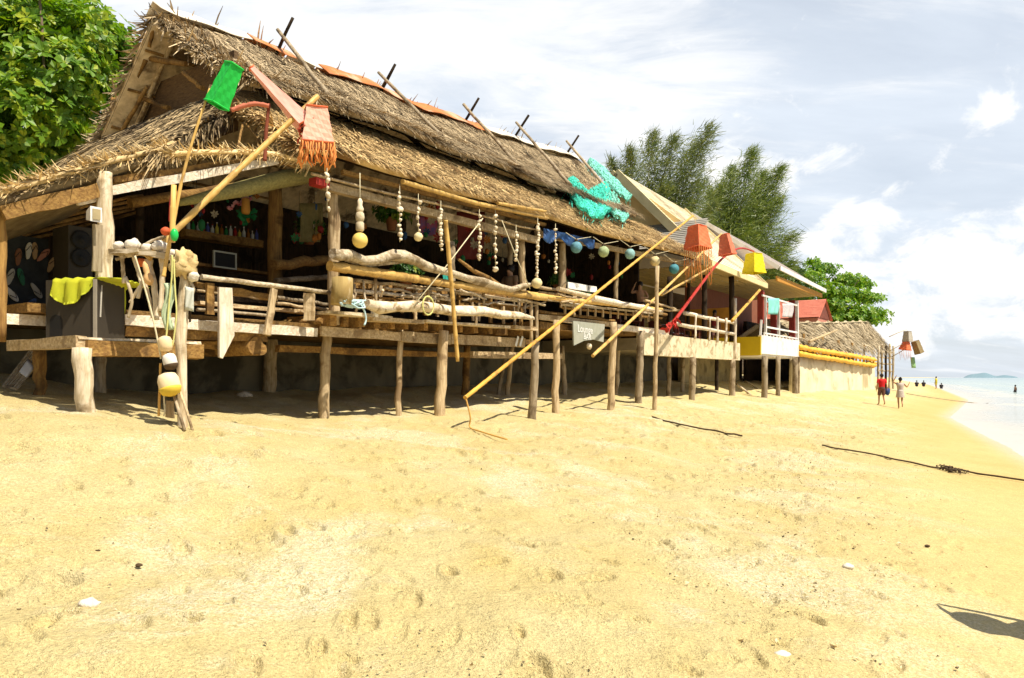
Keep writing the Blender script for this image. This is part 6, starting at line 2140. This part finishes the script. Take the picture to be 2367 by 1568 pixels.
# ---- boards leaning under the houses
for x0, y0, x1, y1, lb in ((1700, 885, 1736, 914, 'pale stick leaning on the sand behind the bungalow stilts'), (1722, 880, 1757, 903, 'white stick lying on the sand by the balcony stilts')):
    a, b = ongnd(x1, y1), ongnd(x1, y1 - 4)
    one(MB().log(a, atY(x0, y0, a.y + 1.5), .05, .04, .02, 4, 6), 'stick', wood('drift', 'z'), lb, 'stick')

# ---- on the sand
def lay(name, px, r, m, label, cat, off=0.0, rough=.3, gap=True):
    pts = []
    for x, y in px:
        p = ongnd(x, y)
        pts.append(p + Vector((0, 0, off)))
    c = curve(pts, 5)
    if gap:
        c = [q + Vector((0, 0, -.5 * r + r * 1.6 * mnoise.noise(Vector((i * .31, r * 90, 2))))) for i, q in enumerate(c)]
    return one(MB().tube(c, r, 7, True, True, rough, r * 70), name, m, label, cat)


lay('buried_rope', [(1508, 968), (1560, 982), (1610, 992), (1660, 1001), (1690, 1008), (1716, 1012)], .020, rope_d, 'dark rope half buried in the sand in front of the stilts', 'rope', .05)
lay('dark_rope', [(1900, 1034), (1960, 1044), (2040, 1058), (2120, 1076), (2200, 1089), (2280, 1103), (2420, 1124)], .017, rope_d, 'long dark mooring rope running down the sand to the right', 'rope', .045)
tb = MB()
for k in range(70):
    a = rnd.gauss(0, 14)
    p = ongnd(2197 + a, 1089 + a * .21 + rnd.gauss(0, 2.5)) + Vector((0, 0, rnd.uniform(.02, .06)))
    if k < 36:
        tb.ball(p, rnd.uniform(.012, .03), 7, 5, .8, 3, k)
    else:
        tb.tube([p, p + Vector((rnd.gauss(0, .05), rnd.gauss(0, .05), rnd.uniform(-.01, .05))), p + Vector((rnd.gauss(0, .09), rnd.gauss(0, .09), 0))], .006, 5)
tag(tb.build('weed_clump', lit('dark_weed', (.05, .035, .02), (.10, .06, .03), 12, .9)), 'strands of dark weed caught on the long mooring rope', None, None, 'stuff')
lay('thin_rope', [(2095, 912), (2150, 921), (2220, 930), (2282, 937), (2350, 943)], .03, lit('rope_grey', (.38, .30, .18)), 'thin rope stretched over the wet sand to a small float', 'rope', .07, .1, False)
one(MB().ball(ongnd(2282, 938) + Vector((0, 0, .1)), (.16, .12, .1), 10, 8), 'small_float', rope_d, 'small dark float on the thin rope at the water edge', 'float')
pA2 = ongnd(1090, 990)
one(MB().tube(curve([pA + Vector((0, 0, .05)), pA.lerp(pA2, .4) + Vector((.05, 0, -.12)), pA2 + Vector((-.03, 0, .02)), ongnd(1110, 1000) + Vector((0, 0, .02)), ongnd(1172, 1016) + Vector((0, 0, .0))], 5), .016, 6, True, True, .2, 3), 'trailing_rope', rope_o, 'rope trailing from the low end of the long orange pole into the sand', 'rope')
for x, y, r, m_, nm, lb in ((206, 1403, .045, coral_m, 'white_stone', 'white coral stone lying alone on the near left sand'), (1961, 1314, .04, coral_m, 'white_stone', 'white round stone on the right sand above the grit'), (1808, 1520, .035, coral_m, 'white_stone', 'whitish stone at the bottom edge in the grit'),
                            (2144, 1264, .02, rope_d, 'dark_pebble', 'dark pebble alone on the smooth right sand'), (604, 1424, .018, rope_d, 'driftwood_chip', 'dark driftwood chip on the near left sand'), (321, 1309, .018, rope_d, 'driftwood_chip', 'dark driftwood chip above the white coral stone'),
                            (225, 1276, .016, rope_d, 'driftwood_chip', 'small dark chip at the left in front of the bench'), (698, 1022, .03, wood('brown', 'u'), 'driftwood_chip', 'brown wood chip on the pale sand in front of the corner stilt'), (565, 919, .12, coral_m, 'sun_bleached_scrap', 'pale scrap lying in the shade under the deck'),
                            (1857, 1490, .016, rope_d, 'dark_pebble', 'dark pebble near the bottom beside the whitish stone')):
    p = ongnd(x, y)
    one(MB().ball(p + Vector((0, 0, r * .35)), (r * 1.3, r, r * .7), 12, 9, .3, 1.8, x * .37), nm, m_, lb, 'stone' if 'stone' in nm or 'pebble' in nm else 'driftwood')
# coral grit and broken shell washed into bands: nobody could count it
grit = MB()
r4 = random.Random(9)
for _ in range(7000):
    u = 1 + 25 * r4.random() ** 1.6
    w = float(waterline(u))
    v = w + r4.gauss(4.7, .8) if r4.random() < .7 else w + r4.uniform(3.2, 9.5)
    x, y = W3(u, v, 0).x, W3(u, v, 0).y
    z = float(sand_height(x, y))
    s = r4.uniform(.003, .010) * (1.7 if r4.random() < .06 else 1)
    c = Vector((x, y, z + .02))
    q = [c + Vector((r4.uniform(-s, s), r4.uniform(-s, s), r4.uniform(-.6 * s, s))) * 1.4 for _ in range(5)]
    grit.add(q, [(0, 1, 2), (0, 2, 3), (0, 3, 4), (0, 4, 1), (1, 2, 3, 4)])
tag(grit.build('shell_grit', lit('grit', (.52, .42, .26), (.34, .24, .12), 3, .9, isl=.75)), 'broken coral and shell grit scattered in bands over the sand', None, None, 'stuff')
# ================================================================== PEOPLE
skin_tan = mat('skin_tan', (.45, .24, .13), (.40, .21, .11), 3, .55, var=0)
skin_dark = mat('skin_brown', (.20, .10, .055), (.17, .085, .045), 3, .55, var=0)
hair_d = mat('hair_dark', (.02, .013, .01), (.012, .008, .006), 9, .5, var=0)


def skinned(name, nodes, links, material, loc, rot, root, sub=1, parent=None):
    """one continuous surface grown along a skeleton: nodes {key: (xyz, radius)}"""
    keys = list(nodes)
    me = bpy.data.meshes.new(name)
    me.from_pydata([nodes[k][0] for k in keys], [(keys.index(a), keys.index(b)) for a, b in links], [])
    t = bpy.data.objects.new('tmp', me)
    COL.objects.link(t)
    md = t.modifiers.new('Skin', 'SKIN')
    md.use_smooth_shade = True
    md.branch_smoothing = .4
    for i, k in enumerate(keys):
        r = nodes[k][1]
        t.data.skin_vertices[0].data[i].radius = (r, r)
        t.data.skin_vertices[0].data[i].use_root = (k == root)
    sb = t.modifiers.new('Sub', 'SUBSURF')
    sb.levels = sb.render_levels = sub
    bpy.context.view_layer.update()
    out = bpy.data.meshes.new_from_object(t.evaluated_get(bpy.context.evaluated_depsgraph_get()))
    bpy.data.objects.remove(t)
    out.materials.clear()
    out.materials.append(material)
    o = bpy.data.objects.new(name, out)
    COL.objects.link(o)
    if parent is not None:
        o.parent = parent
    else:
        o.location = loc
        o.rotation_euler = (0, 0, rot)
    return o


def base_pose():
    J = {}
    for s, q in ((-1, 'l'), (1, 'r')):
        J['hip' + q] = Vector((.095 * s, 0, .90))
        J['knee' + q] = Vector((.105 * s, .03, .50))
        J['ank' + q] = Vector((.10 * s, -.02, .085))
        J['toe' + q] = Vector((.12 * s, .15, .03))
        J['sho' + q] = Vector((.175 * s, 0, 1.42))
        J['elb' + q] = Vector((.235 * s, -.03, 1.14))
        J['wri' + q] = Vector((.25 * s, .06, .90))
    J.update(pel=Vector((0, 0, .96)), waist=Vector((0, 0, 1.10)), chest=Vector((0, 0, 1.33)), neck=Vector((0, .005, 1.49)), head=Vector((0, .02, 1.60)), crown=Vector((0, .01, 1.71)))
    return J


def person(label, loc, rot, J, skin=skin_tan, hair='short', shirt=None, bottoms=None, skirt=None, H=1.0, hairm=hair_d, hat=None, group=None, sleeves=True):
    R = {'pel': .125, 'waist': .115, 'chest': .135, 'neck': .052, 'head': .088, 'crown': .072}
    for q in 'lr':
        R.update({'hip' + q: .085, 'knee' + q: .055, 'ank' + q: .036, 'toe' + q: .03, 'sho' + q: .058, 'elb' + q: .04, 'wri' + q: .027})
    N = {k: (J[k] * H, R[k] * H) for k in J}
    E = [('pel', 'waist'), ('waist', 'chest'), ('chest', 'neck'), ('neck', 'head'), ('head', 'crown')]
    fwd = (J['head'] - J['neck']).cross(Vector((1, 0, 0)))
    N['nose'] = ((J['head'] + Vector((0, .115, -.01))) * H, .012 * H)
    E.append(('head', 'nose'))
    for q, s in (('l', -1), ('r', 1)):
        E += [('pel', 'hip' + q), ('hip' + q, 'knee' + q), ('knee' + q, 'ank' + q), ('ank' + q, 'toe' + q), ('chest', 'sho' + q), ('sho' + q, 'elb' + q), ('elb' + q, 'wri' + q)]
        d = (J['wri' + q] - J['elb' + q]).normalized()
        side = d.cross(Vector((s, 0.01, 0))).normalized()
        pm = J['wri' + q] + d * .07
        N['palm' + q] = (pm * H, .03 * H)
        E.append(('wri' + q, 'palm' + q))
        curl = Vector((-s * .25, 0, 0))
        for k, l in enumerate((.062, .078, .084, .074, .058)):
            if k == 0:
                a = J['wri' + q] + d * .045 + side * .035
                b = a + (d * .6 + side * .6 + curl).normalized() * l * .6
            else:
                a = pm + d * .035 + side * (.026 - .017 * (k - 1))
                b = a + (d + curl).normalized() * l
            N['f%d%s' % (k, q)] = (a * H, .010 * H)
            N['g%d%s' % (k, q)] = (b * H, .008 * H)
            E += [('palm' + q, 'f%d%s' % (k, q)), ('f%d%s' % (k, q), 'g%d%s' % (k, q))]
    o = skinned('person', N, E, skin, loc, rot, 'pel')
    tag(o, label, 'person', group)

    def loft(mb, rings, n=18, crease=.03):
        rows = []
        for c, rx, ry in rings:
            rows.append([(c + Vector((math.cos(a) * rx, math.sin(a) * ry, 0)) * (1 + crease * .3 * math.sin(3 * a + c.z * 19))) * 1.0 for a in [2 * math.pi * k / n for k in range(n + 1)]])
        mb.grid([[q * H for q in r] for r in rows], True)

    def garment(name, mb, m):
        k = mb.build(name, m, None, (0, 0, 0))
        k.parent = o
        k.location = (0, 0, 0)
    if shirt:
        mb = MB()
        dn_ = Vector((0, 0, -.04))
        loft(mb, [(J['pel'] + dn_, .172, .150), (J['waist'], .158, .142), (J['chest'] + dn_, .185, .158), (J['chest'] + Vector((0, 0, .05)), .195, .150), (J['chest'] + Vector((0, 0, .11)), .165, .115), (J['neck'] - Vector((0, 0, .02)), .075, .075)])
        for q in 'lr':
            e = J['sho' + q].lerp(J['elb' + q], .62 if sleeves else .12)
            a = J['sho' + q].lerp(J['chest'], .18)
            mb.tube([a * H, J['sho' + q] * H, J['sho' + q].lerp(e, .5) * H, e * H], [.085 * H, .080 * H, .074 * H, .070 * H], 10, True, False)
        garment('shirt', mb, shirt)
    if bottoms:
        mb = MB()
        ax = Vector((0, 0, 1)) if abs(J['kneel'].z - J['hipl'].z) > .15 else None
        loft(mb, [(J['pel'] + Vector((0, 0, .07)), .160, .145), (J['pel'], .178, .155), (J['pel'] - Vector((0, 0, .07)), .185, .150), (J['pel'] - Vector((0, 0, .13)), .15, .11)])
        for q in 'lr':
            e = J['hip' + q].lerp(J['knee' + q], .82)
            mb.tube([(J['hip' + q] + Vector((0, 0, .02))) * H, J['hip' + q].lerp(e, .5) * H, e * H], [.100 * H, .098 * H, .094 * H], 12, True, False)
        garment('shorts', mb, bottoms)
    if skirt:
        mb = MB()
        c = J['pel'] * H
        rows = []
        for j in range(7):
            t = j / 6
            rows.append([Vector((c.x + math.cos(a) * (.155 + .07 * t) * (1 + .05 * math.sin(5 * a)) * H, c.y + math.sin(a) * (.145 + .06 * t) * H, c.z + (.12 - .42 * t) * H)) for a in [2 * math.pi * k / 20 for k in range(21)]])
        mb.grid(rows, True, .006, (0, 0, 1))
        k = mb.build('skirt', skirt, None, (0, 0, 0))
        k.parent = o
    hd = (J['head'].lerp(J['crown'], .45)) * H
    mb = MB()
    back = Vector((0, -.018, .018))
    mb.ball(hd + back * H, Vector((.098, .108, .112)) * H, 14, 10, .1, 3, 2)
    if hair == 'long':
        mb.ball(hd + Vector((0, -.075, -.13)) * H, Vector((.085, .05, .17)) * H, 12, 9, .15, 3, 4)
    elif hair == 'bun':
        mb.ball(hd + Vector((0, -.10, .10)) * H, Vector((.055, .055, .05)) * H, 10, 8, .15, 3, 4)
    k = mb.build('hair', hairm, None, (0, 0, 0))
    k.parent = o
    if hat:
        mb = MB().lathe(hd + Vector((0, 0, .05)) * H, [(.21, -.02), (.205, .0), (.10, .015), (.095, .09), (.05, .11)], 18)
        k = mb.build('sun_hat', hat, None, (0, 0, 0))
        k.parent = o
    e = MB()
    for s in (-1, 1):
        e.ball((J['head'] + Vector((.035 * s, .082, .028))) * H, .012 * H, 8, 6)
    k = e.build('eyes', hair_d, None, (0, 0, 0))
    k.parent = o
    return o


def at_feet(x, y):
    return ongnd(x, y)


AWAY = 0.0
# man in red and woman in grey walking away up the beach
J = base_pose()
J['kneel'], J['ankl'], J['toel'] = Vector((-.10, .10, .50)), Vector((-.10, .12, .09)), Vector((-.11, .28, .04))
J['kneer'], J['ankr'], J['toer'] = Vector((.10, .02, .50)), Vector((.10, -.16, .12)), Vector((.11, -.02, .04))
J['elbl'], J['wril'] = Vector((-.25, -.02, 1.14)), Vector((-.24, .10, .92))
J['elbr'], J['wrir'] = Vector((.26, -.03, 1.14)), Vector((.30, .02, .90))
g = at_feet(2038, 937)
red_shirt = mat('shirt_red', (.62, .015, .015), (.50, .01, .01), 2, .8, var=0)
person('man in a red shirt and dark shorts walking away with a blue bag', g, -.05, J, skin_tan, 'short', red_shirt, mat('shorts_dark', (.16, .07, .05), (.12, .05, .04), 2, .8, var=0), H=72 / 1710 * g.y / 1.74)
hb = g + Vector((.33, .05, .72))
bg_ = empty('blue_bag', hb, 'dark blue bag carried by the man in the red shirt', 'bag')
MB().ball(hb, (.15, .08, .19), 12, 9, .3, 2, 3).build('bag_body', mat('navy', (.03, .07, .20), None, 3, .7, var=0), bg_)
MB().tube(curve([hb + Vector((-.08, 0, .14)), hb + Vector((-.03, 0, .26)), hb + Vector((.05, 0, .15))]), .012, 6).build('handle', mat('navy', (.03, .07, .20)), bg_)
J = base_pose()
J['kneel'], J['ankl'], J['toel'] = Vector((-.09, .08, .50)), Vector((-.07, .02, .10)), Vector((-.07, .17, .04))
J['kneer'], J['ankr'], J['toer'] = Vector((.09, .06, .52)), Vector((.08, -.20, .26)), Vector((.08, -.14, .12))
J['elbl'], J['wril'] = Vector((-.36, .03, 1.52)), Vector((-.24, .05, 1.76))
J['elbr'], J['wrir'] = Vector((.34, .0, 1.22)), Vector((.44, .10, 1.40))
g = at_feet(2081, 946)
dress = mat('grey_dress', (.52, .44, .38), (.42, .34, .29), 6, .8, var=0)
person('woman in a grey dress with one arm raised, walking beside the man in red', g, -.35, J, skin_tan, 'bun', dress, None, dress, H=72 / 1710 * g.y / 1.74, sleeves=False)
# seated guests
J = base_pose()
for q, s in (('l', -1), ('r', 1)):
    J['hip' + q] = Vector((.10 * s, 0, .92))
    J['knee' + q] = Vector((.12 * s, .42, .92))
    J['ank' + q] = Vector((.12 * s, .44, .50))
    J['toe' + q] = Vector((.13 * s, .60, .45))
    J['elb' + q] = Vector((.28 * s, .08, 1.18))
    J['wri' + q] = Vector((.16 * s, .30, 1.16))
p = onv(1180, 626, 11.3)
person('woman with tied dark hair in a brown top sitting behind the driftwood rail', p - Vector((0, 0, 1.62)), math.pi + UANG * .0 - .75, J, skin_tan, 'bun', mat('top_brown', (.32, .20, .10), (.24, .14, .07), 3, .8, var=0), mat('shorts_dark', (.16, .07, .05)))
p = onv(1480, 662, 11.4)
J2 = {k: v.copy() for k, v in J.items()}
J2['elbr'], J2['wrir'] = Vector((.30, .10, 1.36)), Vector((.20, .12, 1.58))
person('bare shouldered guest with a hand to the head sitting on the far terrace', p - Vector((0, 0, 1.60)), math.pi - .3, J2, skin_tan, 'short', None, mat('shorts_dark', (.16, .07, .05)))
J = base_pose()
p = onv(1652, 715, 11.6)
person('waitress in a dark red top standing on the bungalow terrace', W3(*UV(p), 3.3), UANG + 2.2, J, skin_dark, 'long', mat('top_dark_red', (.30, .03, .025), None, 3, .8, var=0), mat('shorts_dark', (.16, .07, .05)), H=.95)
# far off along the water's edge
J = base_pose()
g = at_feet(2164, 899)
person('distant person in yellow standing at the water edge', g, .6, J, skin_tan, 'short', mat('yellow_top', (.72, .62, .05), None, 3, .8, var=0), mat('yellow_shorts', (.66, .55, .05), None, 3, .8, var=0), H=28 / 1710 * g.y / 1.74)
JS = base_pose()
for k in JS:
    JS[k] = JS[k] - Vector((0, 0, .82))
for q, s in (('l', -1), ('r', 1)):
    JS['hip' + q] = Vector((.10 * s, .02, .12))
    JS['knee' + q] = Vector((.14 * s, .34, .42))
    JS['ank' + q] = Vector((.13 * s, .52, .10))
    JS['toe' + q] = Vector((.13 * s, .66, .04))
    JS['elb' + q] = Vector((.26 * s, .10, .36))
    JS['wri' + q] = Vector((.18 * s, .34, .42))
dk = mat('dark_swimwear', (.03, .025, .03), None, 3, .7, var=0)
for x, y, lb in ((2119, 894, 'distant dark figure sitting on the sand, first of the pair'), (2135, 894, 'distant dark figure sitting on the sand, second of the pair'), (2176, 899, 'distant dark figure sitting at the water edge right of the person in yellow')):
    g = at_feet(x, y)
    person(lb, g, -.5, JS, skin_dark, 'short', dk, dk, H=min(1.12, 14 / 1710 * g.y / .92))
g = atY(2347, 908, 100.0)
g.z = -.75
J = base_pose()
person('distant bather standing thigh deep in the sea at the right', g, .4, J, skin_dark, 'short', None, dk, H=1.0)
# bystander just outside the right of the frame, whose shadow falls on the sand in view
J = base_pose()
for q, s in (('l', -1), ('r', 1)):
    J['elb' + q] = Vector((.34 * s, .10, 1.30))
    J['wri' + q] = Vector((.12 * s, .30, 1.56))
g2 = W3(0, 0, 0)
tgt = ongnd(2268, 1440)
hz = Vector((sun_dir.x, sun_dir.y, 0)).normalized()
st = tgt + hz * (1.62 / math.tan(SUN_EL)) 
st.z = gz(st) - .01
person('bystander in a wide straw hat lifting both arms beside the photographer', st, math.atan2(-hz.x, hz.y) + 2.6, J, skin_tan, 'long', mat('blue_top', (.10, .2, .4), None, 3, .8, var=0), mat('shorts_dark', (.16, .07, .05)), hat=mat('straw_hat', (.62, .46, .2), None, 9, .8, var=0))
print('BYSTANDER', st, 'px', CX + st.x / st.y * F)
bpy.context.view_layer.update()
